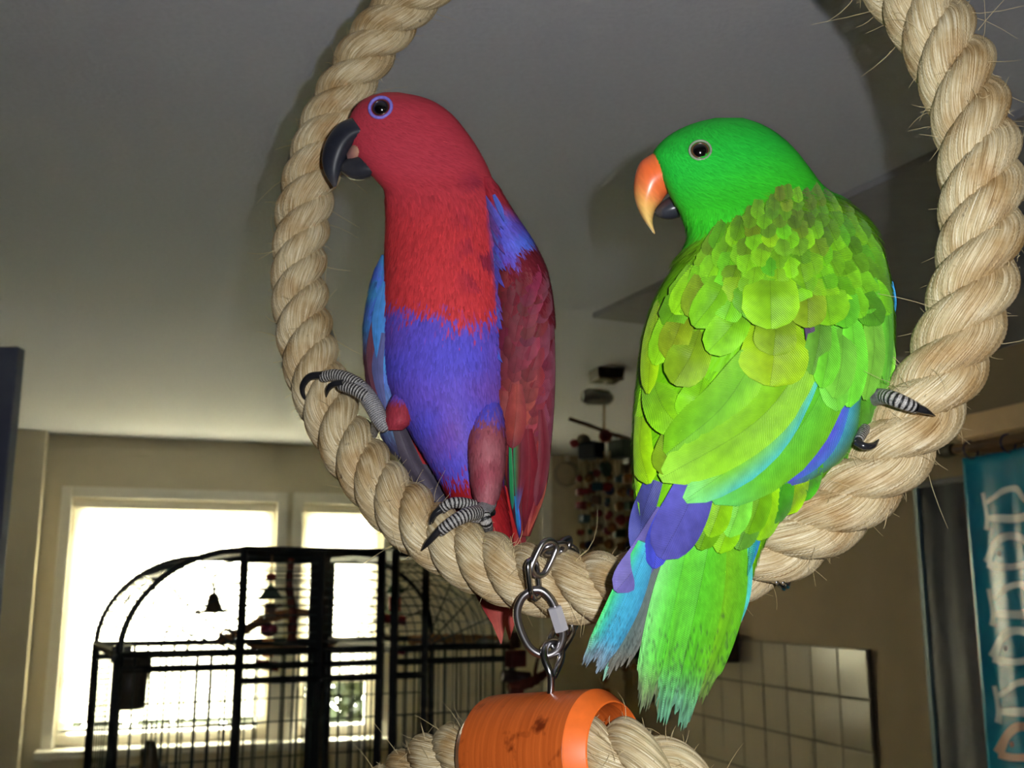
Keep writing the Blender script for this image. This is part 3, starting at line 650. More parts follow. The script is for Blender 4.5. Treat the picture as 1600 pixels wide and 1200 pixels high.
wing = FW.mesh('wing', fw_col, fem, M_PLUME, 90, 48); wing['label'] = 'dark maroon folded wing with blue shoulder'
plumage(FW, 4200, fw_col, fem, (10, 18), (1.4, 2.6), lambda x, y: (.35+0*x, 1+0*x), ys=(280, 500), jit=.12, lift=.0012, label='blue and maroon shoulder plumage')
# far wing, seen as a thin blue and brown edge
FW2 = Vol([(398, 596, 604, .815, .002), (420, 586, 612, .813, .010), (460, 575, 620, .810, .018), (520, 567, 626, .807, .024), (580, 570, 630, .804, .024), (640, 580, 636, .803, .020), (690, 600, 640, .804, .014), (740, 640, 668, .806, .009), (800, 682, 716, .808, .007), (850, 722, 748, .812, .004), (866, 736, 746, .814, .002)])
def fw2_col(x, y, fr):
    c = mixc(np.tile(lin((84, 116, 220)), (len(x), 1)), np.tile(lin((66, 150, 200)), (len(x), 1)), wn(x, y, 9, 1))
    c = mixc(c, np.tile(lin((112, 62, 84)), (len(x), 1)), sstep(y, 500, 560)*(1-sstep(x, 578, 596)))
    c = mixc(c, np.tile(lin((92, 90, 120)), (len(x), 1)), sstep(y, 560, 640)*.7)
    return mixc(c, np.tile(lin((70, 62, 76)), (len(x), 1)), sstep(y, 650, 720))
wing2 = FW2.mesh('wing', fw2_col, fem, M_PLUME, 80, 40); wing2['label'] = 'blue edged folded wing on the far side'
plumage(FW2, 1600, fw2_col, fem, (12, 20), (1.6, 2.8), None, ys=(410, 700), jit=.12, lift=.001, label='blue feathering of the far wing')
for q, (sx, w_, cc) in enumerate([([(598, 520), (590, 580), (606, 660)], 9, (92, 96, 150)), ([(590, 480), (580, 560), (590, 640)], 8, (118, 66, 84)), ([(602, 440), (590, 500), (588, 560)], 9, (70, 140, 215)),
                                  ([(630, 660), (668, 750), (720, 835)], 17, (72, 66, 82)), ([(612, 640), (650, 735), (700, 815)], 14, (86, 78, 92)), ([(630, 640), (668, 722), (712, 800)], 11, (166, 40, 46))]):
    feather(FW2, sx, w_, (cc, cc, cc, cc), wing2, lay=.001+q*.0004, tip='point')
# coverts row by row, lowest first
for y in np.arange(690, 425, -17.0):
    xc, hw, dc, dh = FW.at(np.array(y)); nx = 5
    for i in range(nx):
        u = -.80+1.66*(i+.5*(int(y/20) % 2))/(nx-.3)
        if u > .86: continue
        x = float(xc+hw*u)+rng.normal()*3; L = 46+rng.normal()*6
        warm = max(0, 1-abs(y-640)/110)*max(0, 1-abs(u+.1)/.7)
        c = np.array(mar())*(1-warm)+np.array([168, 74, 60])*warm
        if u > .45 and y > 470: c = c*.5+np.array([150, 66, 92])*.5
        ed = tuple(np.minimum(c*.80, 255)); lead = tuple(np.minimum(c*1.15+6, 255))
        feather(FW, [(x+5*u, y-L*.55), (x+1, y), (x-5-3*u, y+L*.55)], 13.5, (ed, tuple(c), lead if u < .5 else (150, 80, 100), tuple(c*.92)), wing, lay=.0002*(i % 2), lift=(.0001, .0016), nt=10, ns=6, jag=.04, camber=.05, sink=True)
for q, (sx, w_, cs) in enumerate([
        ([(800, 690), (806, 770), (812, 842)], 11, ((60, 30, 60), (92, 26, 40), (110, 34, 44), (60, 60, 130))),
        ([(838, 690), (842, 760), (824, 838)], 12, ((128, 32, 44), (140, 34, 46), (214, 112, 84), (196, 90, 74))),
        ([(826, 670), (828, 750), (818, 832)], 13, ((118, 28, 40), (128, 32, 46), (112, 26, 40), (96, 22, 40))),
        ([(812, 650), (814, 720), (808, 800)], 12, ((40, 150, 96), (112, 30, 46), (120, 34, 46), (60, 110, 190))),
        ([(797, 690), (799, 740), (801, 796)], 3.5, ((40, 170, 100), (44, 160, 96), (60, 120, 80), (40, 150, 130))),
        ([(805, 775), (809, 805), (812, 836)], 3.5, ((40, 150, 190), (50, 140, 215), (60, 90, 220), (50, 70, 190))),
        ([(846, 640), (850, 710), (838, 790)], 10, ((116, 30, 46), (128, 38, 54), (156, 78, 90), (120, 40, 60))),
        ([(786, 610), (780, 650), (786, 690)], 17, ((108, 34, 48), (140, 60, 56), (150, 62, 58), (66, 40, 58))),
        ([(808, 600), (806, 650), (800, 700)], 17, ((140, 56, 54), (158, 66, 58), (140, 50, 56), (120, 44, 54))),
        ([(770, 468), (768, 510), (770, 570)], 6, ((110, 170, 245), (80, 130, 235), (70, 90, 190), (90, 150, 235))),
        ([(776, 400), (772, 440), (769, 480)], 7, ((110, 150, 240), (90, 100, 225), (100, 70, 170), (90, 120, 230)))]):
    feather(FW, sx, w_, cs, wing, lay=.0014+.0003*q, lift=(.0003, .0014), tip='point' if q < 4 else 'round')
# loose feathers of breast and shoulder that cover the front edge of the wing
for y in np.arange(560, 325, -13.0):
    for q in range(2):
        x = 774+rng.normal()*5+(380-y)*.03; c = [(96, 92, 214), (92, 116, 230), (120, 84, 190), (104, 100, 214)][rng.integers(4)]
        feather(FW, [(x-12, y-22), (x-2, y), (x+8+rng.normal()*3, y+20)], 4.6, (tuple(np.array(c)*.9), c, tuple(np.array(c)*1.05), c), fem, lay=.0060, lift=(-.003, .0012), tip='point', name='breast_feather', nt=8, ns=4, jag=.05)
# thighs
TH1 = Vol([(600, 754, 770, .780, .004), (625, 747, 780, .771, .012), (650, 739, 786, .762, .017), (690, 731, 790, .753, .019), (730, 733, 788, .749, .018), (765, 738, 782, .746, .015), (790, 745, 774, .745, .010), (804, 752, 768, .745, .004)])
th_col = lambda x, y, fr: mixc(np.tile(cBLU, (len(x), 1)), mixc(np.tile(lin((150, 66, 80)), (len(x), 1)), np.tile(lin((168, 104, 112)), (len(x), 1)), .8*wn(x, y, 12)), sstep(y+10*wn(x, y, 5)+8*rng.normal(size=len(x)), 640, 672))
th1 = TH1.mesh('thigh', th_col, fem, M_PLUME, 60, 40); th1['label'] = 'dusty pink feathered thigh'
plumage(TH1, 1500, th_col, fem, (12, 22), (1.4, 2.6), None, jit=.09, lift=.001, label='dusty pink thigh plumage')
TH2 = Vol([(604, 622, 636, .780, .003), (620, 612, 644, .777, .009), (642, 604, 646, .774, .013), (660, 602, 642, .772, .012), (672, 606, 628, .772, .005)])
th2 = TH2.mesh('thigh', lambda x, y, fr: mixc(np.tile(cBLU, (len(x), 1)), np.tile(lin((154, 50, 64)), (len(x), 1)), sstep(y, 606, 628)), fem, M_PLUME, 40, 32)
plumage(TH2, 700, lambda x, y, fr: mixc(np.tile(cBLU, (len(x), 1)), np.tile(lin((158, 54, 68)), (len(x), 1)), sstep(y, 606, 628)), fem, (10, 18), (1.4, 2.4), None, jit=.1, lift=.001, label='red thigh plumage')
# under-tail and tail, which hangs down behind the rope
FT = Vol([(740, 700, 800, .800, .012), (800, 716, 806, .796, .010), (860, 728, 806, .793, .008), (930, 740, 806, .790, .006), (1010, 752, 806, .787, .004)])
for q, (sx, w_, cs) in enumerate([
        ([(735, 800), (752, 890), (776, 985)], 24, ((120, 26, 34), (150, 34, 40), (160, 44, 46), (196, 74, 66))),
        ([(800, 800), (804, 880), (806, 960)], 22, ((150, 34, 40), (140, 30, 36), (110, 22, 30), (150, 40, 44))),
        ([(762, 790), (772, 900), (783, 1006)], 26, ((172, 72, 66), (182, 80, 72), (172, 70, 66), (200, 100, 86))),
        ([(790, 790), (796, 900), (796, 1000)], 22, ((176, 76, 70), (172, 68, 64), (150, 52, 52), (194, 92, 80))),
        ([(780, 760), (786, 800), (790, 850)], 22, ((182, 36, 40), (196, 40, 42), (186, 38, 40), (196, 44, 44))),
        ([(740, 740), (752, 790), (762, 840)], 26, ((150, 34, 40), (168, 40, 44), (160, 38, 44), (160, 40, 44))),
        ([(690, 720), (715, 775), (740, 830)], 18, ((170, 34, 38), (160, 32, 40), (150, 40, 50), (160, 36, 40)))]):
    feather(FT, sx, w_, cs, fem, lay=.0008*q, lift=(.0, .001), tip='point' if q < 4 else 'round', name='tail_feather' if q < 4 else 'under_tail_feather')
# feet
rd = rope_depth(500, 600)
ft = limb('foot', [(606, 672, .770), (594, 655, .772), (582, 632, .776), (568, 612, .782), (552, 600, .787)], [12, 13.5, 14, 13.5, 11], fem, M_SHANK); ft['label'] = 'grey scaled foot gripping the rope'
limb('toe', [(572, 610, .782), (548, 594, .788), (524, 586, .794), (500, 590, .800)], [11, 10.5, 9.5, 9], ft, M_TOE)
limb('claw', [(504, 586, .798), (484, 589, .801), (473, 604, .806), (475, 620, .810), (484, 629, .812)], [6.5, 6, 4.6, 3, .6], ft, M_CLAW)
limb('toe', [(576, 622, .776), (556, 610, .779), (538, 604, .783), (530, 603, .786)], [11, 10, 9, 7], ft, M_TOE)
limb('claw', [(536, 598, .781), (522, 600, .783), (513, 608, .788), (510, 620, .793)], [5.5, 5.2, 4, .7], ft, M_CLAW)
limb('toe', [(590, 655, .776), (586, 668, .788), (583, 682, .800)], [8, 7, 6], ft, M_TOE)
limb('claw', [(584, 678, .797), (582, 688, .802), (585, 694, .808)], [4, 3, .6], ft, M_CLAW)
ft2 = limb('foot', [(768, 782, .745), (758, 794, .738), (748, 803, .728), (735, 803, .722)], [11, 13, 14.5, 12], fem, M_SHANK); ft2['label'] = 'black and white scaled foot with a leg ring'
limb('toe', [(752, 800, .726), (728, 805, .712), (704, 818, .707), (684, 834, .709)], [12, 11.5, 10, 8.5], ft2, M_TOE)
limb('claw', [(687, 828, .705), (676, 840, .706), (667, 850, .710), (659, 860, .716)], [6, 5.4, 4.2, 1], ft2, M_CLAW)
limb('toe', [(745, 792, .735), (722, 786, .728), (703, 787, .725), (686, 799, .727)], [10, 9, 8.5, 8], ft2, M_TOE)
limb('claw', [(690, 795, .723), (679, 804, .723), (673, 818, .727), (675, 828, .732)], [6, 5.4, 4.2, 1], ft2, M_CLAW)
limb('toe', [(754, 802, .728), (760, 816, .726), (764, 830, .738)], [11, 9.5, 7], ft2, M_TOE)
lr = thing  # leg ring below
ringmesh('leg_ring', P(760, 794, .738), 13.5*.738/F, .0017, im((.55, .75, -.25)), plain('ring_black', (16, 22, 22), .3), fem)

# ------------------------------------------------------------------ green parrot, seen from the back
MB = Vol([(184, 1118, 1160, .668, .004), (190, 1092, 1180, .667, .0125), (202, 1062, 1204, .665, .020), (220, 1036, 1228, .662, .0255), (240, 1022, 1247, .659, .0285), (262, 1028, 1264, .656, .0305), (290, 1040, 1286, .651, .033), (315, 1052, 1322, .645, .038), (340, 1066, 1350, .639, .044),
          (370, 1074, 1371, .633, .049), (400, 1062, 1383, .629, .052), (440, 1038, 1392, .625, .054), (480, 1018, 1397, .622, .055), (530, 1003, 1398, .618, .055), (600, 995, 1390, .613, .053), (650, 990, 1366, .608, .049), (700, 988, 1332, .602, .043),
          (750, 990, 1282, .596, .035), (800, 998, 1232, .591, .026), (850, 1010, 1194, .589, .016), (900, 1012, 1176, .590, .008), (940, 1010, 1160, .592, .003)])
gH = lin((40, 196, 62)); gH2 = lin((62, 208, 40)); gB = lin((112, 186, 14)); gO = lin((96, 128, 22)); gBel = lin((60, 180, 50))
def m_col(x, y, fr):
    n = len(x); c = mixc(np.tile(gH, (n, 1)), np.tile(gH2, (n, 1)), sstep(y+.35*(x-1130), 230, 330)*.9)
    back = sstep(y-.58*np.abs(x-1215)**1.0*.55-(0), 296, 318)*sstep(x, 1062, 1100)
    back = np.where(x < 1215, sstep(y, 302+(1215-x)*.62-16, 302+(1215-x)*.62+4), sstep(y, 296, 312))
    mantle = mixc(np.tile(gB, (n, 1)), np.tile(gO, (n, 1)), .6*wn(x, y, 14, 4)*(1-sstep(y, 380, 460)))
    c = mixc(c, mantle, back)
    return mixc(c, np.tile(gBel, (n, 1)), sstep(-fr, .1, .5)*sstep(y, 300, 340))
male = thing('parrot', P(1395, 640, .585), 'bright green parrot with orange beak seen from behind on the rope ring', 'parrot')
MB.mesh('body', m_col, male, M_PLUME, 150, 96)
def m_flow(x, y):
    hd = 1-sstep(y, 300, 345); dx = np.where(hd > .5, .9*sstep(x, 1020, 1110), (x-1205)/240.0); return dx, np.where(hd > .5, .55, 1.0)
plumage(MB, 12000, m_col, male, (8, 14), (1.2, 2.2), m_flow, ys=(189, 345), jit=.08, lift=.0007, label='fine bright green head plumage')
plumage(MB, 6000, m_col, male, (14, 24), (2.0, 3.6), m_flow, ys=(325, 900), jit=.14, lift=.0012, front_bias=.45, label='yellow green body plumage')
eye(MB, 1094, 236, 13, male, (84, 60, 40), (128, 140, 120), 16.5, 'male')
MD = .660
horn('upper_beak', [((1022, 238), (1060, 292)), ((1000, 254), (1043, 303)), ((991, 282), (1034, 315)), ((992, 312), (1024, 328)), ((1004, 341), (1020, 346)), ((1022, 366), (1024, 365))], MD, [.0135, .0132, .0118, .0092, .0055, .0007],
     [(232, 112, 56), (234, 108, 56), (236, 132, 74), (238, 178, 98), (236, 196, 116), (222, 184, 120)], male, M_VCOL, n=32)
horn('lower_beak', [((1066, 302), (1062, 340)), ((1048, 306), (1048, 343)), ((1034, 316), (1036, 342)), ((1024, 326), (1026, 338))], MD+.002, [.012, .0112, .0088, .004],
     [(46, 48, 56), (50, 52, 60), (56, 58, 66), (66, 66, 72)], male, M_VCOL)
# wings carry the feathers of the back; wing = rounded pad on each side
def vary(c, s=.10): return tuple(np.clip(np.array(c, float)*(1+rng.normal()*s)*np.array([1+rng.normal()*s*.7, 1, 1]), 0, 255))
def FE(sx, w_, base, lay=.0, edge=None, tip=None, parent=None, shape='round', lift=(.0003, .0030), **kw):
    b = np.array(base, float); e = np.array(edge if edge is not None else np.minimum(b*np.array([1.12, 1.16, 1.1])+4, 255)); t_ = np.array(tip if tip is not None else (e if e.ndim == 1 else e.mean(0))*.6+b*.4, float)
    if e.ndim == 1: l = r = tuple(e)
    else: l, r = tuple(e[0]), tuple(e[1])
    return feather(MB, sx, w_, (l, tuple(b), r, tuple(t_)), parent or male, lay=lay, lift=lift, tip=shape, jag=.015+kw.pop('jag2', 0), **kw)
LIME = (126, 192, 16); LIMEY = (150, 208, 10); OLIVE = (108, 140, 18); GRN = (82, 168, 30); GRN2 = (102, 166, 16); PALE = (108, 188, 56); VIO = (92, 84, 188); VIOB = (78, 84, 214); TEAL = (58, 178, 168)
# tail volume in front of the rope
MT = Vol([(780, 990, 1230, .586, .016), (850, 985, 1200, .586, .012), (920, 960, 1180, .590, .009), (980, 940, 1160, .594, .007), (1040, 910, 1140, .598, .005), (1135, 890, 1110, .604, .003)])
def TF(sx, w_, l, m_, r, t_, lay, shape='worn', rag=14, **kw): return feather(MT, sx, w_, (l, m_, r, t_), male, lay=lay, lift=(.0, .0006), tip=shape, name='tail_feather', nt=46, ns=34, camber=.05, rag=rag, base_w=.6, speck=1.0, **kw)
TF([(1020, 850), (985, 960), (952, 1040)], 34, (60, 110, 120), (96, 118, 116), (120, 124, 116), (126, 122, 110), -.0012)
TF([(1012, 850), (972, 950), (926, 1038)], 26, (84, 236, 120), (70, 176, 214), (66, 150, 190), (140, 160, 176), 0, rag=8)
TF([(1005, 930), (968, 1005), (942, 1064)], 12, (120, 220, 190), (110, 200, 190), (150, 200, 150), (170, 220, 190), -.0016, 'point', 0)
TF([(1160, 830), (1150, 940), (1098, 1066)], 20, (90, 190, 40), (80, 196, 90), (90, 214, 220), (150, 230, 230), .0002, 'point', 0)
TF([(1140, 820), (1118, 950), (1075, 1086)], 44, (110, 196, 26), (112, 180, 26), (100, 190, 36), (124, 160, 66), .0008)
TF([(1078, 830), (1050, 960), (1016, 1104)], 38, (136, 234, 128), (92, 206, 54), (80, 190, 50), (126, 140, 100), .0014)
TF([(1112, 830), (1085, 960), (1048, 1122)], 40, (96, 206, 44), (88, 194, 40), (104, 192, 34), (110, 176, 140), .0022)
# blue flight feathers below the wing
BF = lambda sx, w_, c, lay, e=None, sh='round': feather(MB, sx, w_, (e or tuple(np.array(c)*1.1), c, tuple(np.array(c)*.92), tuple(np.array(c)*1.05)), male, lay=lay, lift=(.0, .001), tip=sh, name='flight_feather', base_w=.75)
BF([(1022, 750), (1002, 815), (1004, 880)], 19, (70, 74, 142), .0045)
BF([(1044, 800), (1004, 872), (962, 924)], 25, (104, 96, 164), .0068)
BF([(1050, 790), (1030, 840), (1022, 888)], 20, (76, 84, 214), .0072)
BF([(1092, 745), (1068, 805), (1032, 872)], 38, (84, 82, 168), .0078)
# upper tail coverts
for x, y, c in [(1195, 800, LIME), (1215, 775, GRN), (1165, 815, PALE), (1135, 820, LIME), (1105, 815, GRN2), (1180, 790, LIME), (1150, 795, PALE), (1120, 795, LIME), (1238, 760, LIME), (1260, 740, GRN)]:
    FE([(x+14, y-46), (x+4, y), (x-12, y+44)], 22, vary(c), lay=.0042, nt=10, ns=6)
TF([(1186, 790), (1180, 845), (1168, 900)], 8, (60, 190, 130), (40, 150, 150), (50, 120, 210), (60, 190, 150), .0048, 'point', 0)
# right flank, hanging coverts
for sx, w_, c in [([(1345, 610), (1344, 660), (1322, 716)], 16, GRN), ([(1325, 630), (1318, 680), (1296, 730)], 16, PALE), ([(1360, 590), (1362, 630), (1350, 672)], 14, GRN),
                  ([(1372, 560), (1376, 605), (1366, 645)], 13, PALE), ([(1385, 500), (1388, 560), (1381, 610)], 12, PALE)]:
    FE(sx, w_, vary(c), lay=.001, nt=10, ns=6)
# blue edged primaries of the near wing, then the long green ones, lowest first
feather(MB, [(1330, 610), (1300, 690), (1212, 752)], 30, ((96, 170, 40), (70, 168, 200), (60, 130, 40), (90, 78, 206)), male, lay=.004, lift=(0, .001), name='flight_feather', base_w=.6)
feather(MB, [(1318, 610), (1282, 690), (1214, 748)], 26, ((94, 80, 212), (92, 84, 216), (74, 130, 226), (94, 80, 206)), male, lay=.0056, lift=(0, .001), name='flight_feather', base_w=.6)
FE([(1318, 560), (1262, 660), (1176, 748)], 38, (98, 182, 34), lay=.0062, lift=(0, .001), edge=[(104, 190, 60), (110, 200, 30)], name='flight_feather', base_w=.6, camber=.04)
FE([(1310, 560), (1240, 680), (1112, 782)], 48, (90, 184, 40), lay=.0072, lift=(0, .001), edge=[(84, 186, 60), (112, 190, 30)], tip=(96, 200, 90), name='flight_feather', base_w=.6, camber=.04)
FE([(1270, 570), (1192, 690), (1070, 782)], 34, (108, 180, 20), lay=.0082, lift=(0, .001), edge=[(104, 186, 24), (66, 176, 170)], tip=(120, 210, 110), name='flight_feather', base_w=.6, camber=.04)
FE([(1262, 560), (1180, 660), (1032, 748)], 42, (112, 168, 12), lay=.0092, lift=(0, .001), edge=[(120, 186, 20), (132, 196, 30)], tip=(150, 214, 60), name='flight_feather', base_w=.65, camber=.04)
FE([(1180, 560), (1125, 640), (1040, 710)], 40, (100, 170, 22), lay=.0100, lift=(0, .001), edge=[(110, 176, 20), (130, 196, 20)], name='flight_feather', base_w=.65, camber=.04)
# left wing edge; its shadows are painted in as olive feathers
for sx, w_, c, ly in [([(1006, 600), (997, 700), (994, 815)], 10, LIMEY, .004), ([(1000, 740), (990, 785), (994, 822)], 9, LIMEY, .0105), ([(1062, 650), (1048, 705), (1036, 742)], 26, OLIVE, .0106), ([(1004, 640), (1000, 700), (1014, 756)], 21, LIMEY, .0112), ([(1100, 585), (1090, 625), (1075, 662)], 32, GRN2, .0110),
                      ([(1018, 590), (1036, 636), (1066, 672)], 32, LIME, .0118), ([(1095, 510), (1078, 558), (1052, 600)], 34, OLIVE, .0118),
                      ([(1030, 460), (1018, 540), (1012, 615)], 15, LIMEY, .0124), ([(1055, 470), (1040, 520), (1022, 570)], 20, LIME, .0126), ([(1075, 470), (1058, 520), (1042, 560)], 24, OLIVE, .0120)]:
    FE(sx, w_, vary(c, .05), lay=ly-.002, lift=(0, .0016), nt=12, ns=8, sink=True)
# right coverts
for sx, w_, c, ly in [([(1300, 500), (1300, 580), (1310, 642)], 24, PALE, .008), ([(1330, 480), (1335, 560), (1326, 636)], 22, (108, 204, 50), .009), ([(1358, 460), (1366, 545), (1352, 625)], 18, PALE, .008), ([(1380, 430), (1390, 520), (1384, 600)], 12, (110, 200, 50), .006),
                      ([(1282, 470), (1280, 530), (1268, 585)], 20, (88, 140, 40), .0075), ([(1316, 500), (1316, 560), (1304, 622)], 24, PALE, .0095), ([(1292, 500), (1294, 555), (1284, 606)], 20, (100, 180, 40), .0090)]:
    FE(sx, w_, vary(c, .05), lay=ly+.002, lift=(0, .0016), nt=12, ns=8, sink=True)
feather(MB, [(1393, 440), (1396, 470), (1393, 500)], 5, ((60, 170, 240),)*4, male, lay=-.01, name='flight_feather', nt=8, ns=4)
feather(MB, [(1258, 490), (1266, 520), (1262, 560)], 8, ((84, 66, 96),)*4, male, lay=.0064, name='feather', nt=8, ns=4, tip='point')  # dark strip laid in to paint the shaded gap between feathers
# scapulars: the large ones of the middle back
for sx, w_, c, ly in [([(1212, 480), (1210, 550), (1203, 603)], 54, (118, 158, 10), .0128), ([(1165, 470), (1142, 510), (1106, 550)], 30, GRN2, .0126), ([(1215, 470), (1212, 520), (1208, 555)], 34, OLIVE, .0136),
                      ([(1310, 420), (1318, 470), (1322, 512)], 24, GRN, .0122), ([(1285, 420), (1292, 470), (1298, 508)], 34, GRN2, .0126), ([(1255, 420), (1262, 470), (1262, 512)], 30, OLIVE, .0124),
                      ([(1142, 410), (1122, 460), (1084, 510)], 28, GRN2, .0134), ([(1118, 400), (1098, 450), (1074, 494)], 24, OLIVE, .0128), ([(1100, 410), (1078, 450), (1052, 490)], 22, LIME, .0126), ([(1202, 400), (1204, 460), (1205, 514)], 45, (114, 168, 14), .0142),
                      ([(1345, 400), (1356, 450), (1358, 490)], 18, GRN, .0110)]:
    FE(sx, w_, vary(c, .05), lay=ly-.0025, lift=(0, .0022), nt=14, ns=10, sink=True, edge=tuple(np.minimum(np.array(c)*1.2+8, 255)))
# smaller mantle feathers, row by row up to the neck
row = 0
for y in np.arange(470, 300, -13.0):
    row += 1; k = (y-300)/170.0; w_ = 8.5+15*k; xc, hw, _, _ = MB.at(np.array(y)); nx = int(2*float(hw)/(w_*1.75))
    for i in range(nx):
        u = -1+2*(i+.5+.5*(row % 2))/(nx+.2)
        if u < -.90+.02*row or u > .975: continue
        x = float(xc+hw*u)+rng.normal()*w_*.12
        if x < 1215 and y < 302+(1215-x)*.62: continue
        dx = (x-1208)/230.0; L = w_*2.1; yy = y+rng.normal()*2
        c = [LIME, GRN2, OLIVE, (104, 168, 20), (92, 140, 26)][rng.integers(5)]
        if y < 385 and rng.random() < .5: c = (84, 92, 36)
        if x > 1300: c = [LIME, GRN, GRN2][rng.integers(3)]
        c = tuple(np.array(c)*.4+np.array((106, 170, 18))*.6); L = w_*2.7
        FE([(x-dx*L*.6, yy-L*.7), (x, yy), (x+dx*L*.7, yy+L*.55)], w_, vary(c), lay=.0088+.0003*(i % 2)-.006*(1-k)*0-.0075*(1-k), lift=(.0, .0024), nt=10, ns=8, sink=True, jag2=.05)
plumage(MB, 2600, lambda x, y, fr: m_col(x, y, fr)*.95, male, (14, 26), (1.2, 2.4), m_flow, ys=(298, 400), jit=.2, lift=.002, front_bias=1.0, off=.0016, mask=lambda x, y: (y > 300+(1215-x)*.62) & (np.abs(x-1205) < 150), label='loose olive green plumage at the nape')
# thigh, feet
feather(MB, [(1392, 572), (1388, 602), (1376, 648)], 11, ((150, 70, 50), (120, 80, 60), (150, 60, 44), (140, 70, 50)), male, lay=-.012, name='thigh_feather', nt=8, ns=4)
mf = limb('foot', [(1340, 640, .612), (1365, 622, .592), (1385, 620, .572), (1395, 624, .566)], [12, 13, 12.5, 11], male, M_SHANK); mf['label'] = 'banded grey foot over the rope'
limb('toe', [(1378, 617, .572), (1396, 623, .563), (1416, 631, .560), (1438, 640, .563)], [11, 12, 11, 8.5], mf, M_TOE)
limb('claw', [(1432, 637, .559), (1446, 642, .560), (1461, 650, .567)], [7.5, 5.5, 1], mf, M_CLAW)
limb('toe', [(1352, 668, .590), (1346, 680, .579), (1341, 689, .572)], [9, 8, 7], mf, M_TOE)
limb('claw', [(1338, 690, .567), (1350, 697, .564), (1364, 696, .566), (1373, 687, .570)], [6.5, 6, 5, 1.2], mf, M_CLAW)
limb('toe', [(1380, 620, .590), (1398, 616, .612), (1415, 610, .630)], [9, 8, 7], mf, M_TOE)

# ------------------------------------------------------------------ bird cages by the window
M_IRON = plain('cage_black', (26, 30, 30), .45, noise=.15)
M_WIRE = plain('cage_wire', (52, 62, 60), .5, noise=.1)
CY = math.radians(26); C1 = np.array([-math.sin(CY), math.cos(CY), 0]); C2 = np.array([math.cos(CY), math.sin(CY), 0])
pc = P(188, 1020, 2.5); CF = Frame([pc[0], pc[1], 0], C2, -C1)      # front plane of the cages
ca = lambda x, y=1000: CF.px(x, y)[0]
cz_ = lambda y, x=400: CF.px(x, y)[1]
CD = .6                                                             # cage depth
def bar(a0, z0, n0, a1, z1, n1, r, k=6): v, f_, _ = tube([CF.pt(a0, z0, n0), CF.pt(a1, z1, n1)], r, k); return v, f_
def bars(name, lst, mat, parent, label=None):
    V, f_ = join(lst); o = mk(name, V, f_, mat, parent); o['kind'] = 'stuff'
    if label: o['label'] = label
    return o
def square(name, a0, z0, n0, a1, z1, n1, hw, parent):
    """square steel section between two points of the cage frame"""
    p, q = CF.pt(a0, z0, n0), CF.pt(a1, z1, n1); V, f_, _ = tube([p, q], hw*1.414, 4, hint=None)
    return mk(name, V, f_, M_IRON, parent, smooth=False)
def arcpts(ac, zc, ra, rz, n, t0=0, t1=PI/2, k=26, sgn=-1):
    t = np.linspace(t0, t1, k); return CF.pt(ac+sgn*ra*np.cos(t), zc+rz*np.sin(t), n)
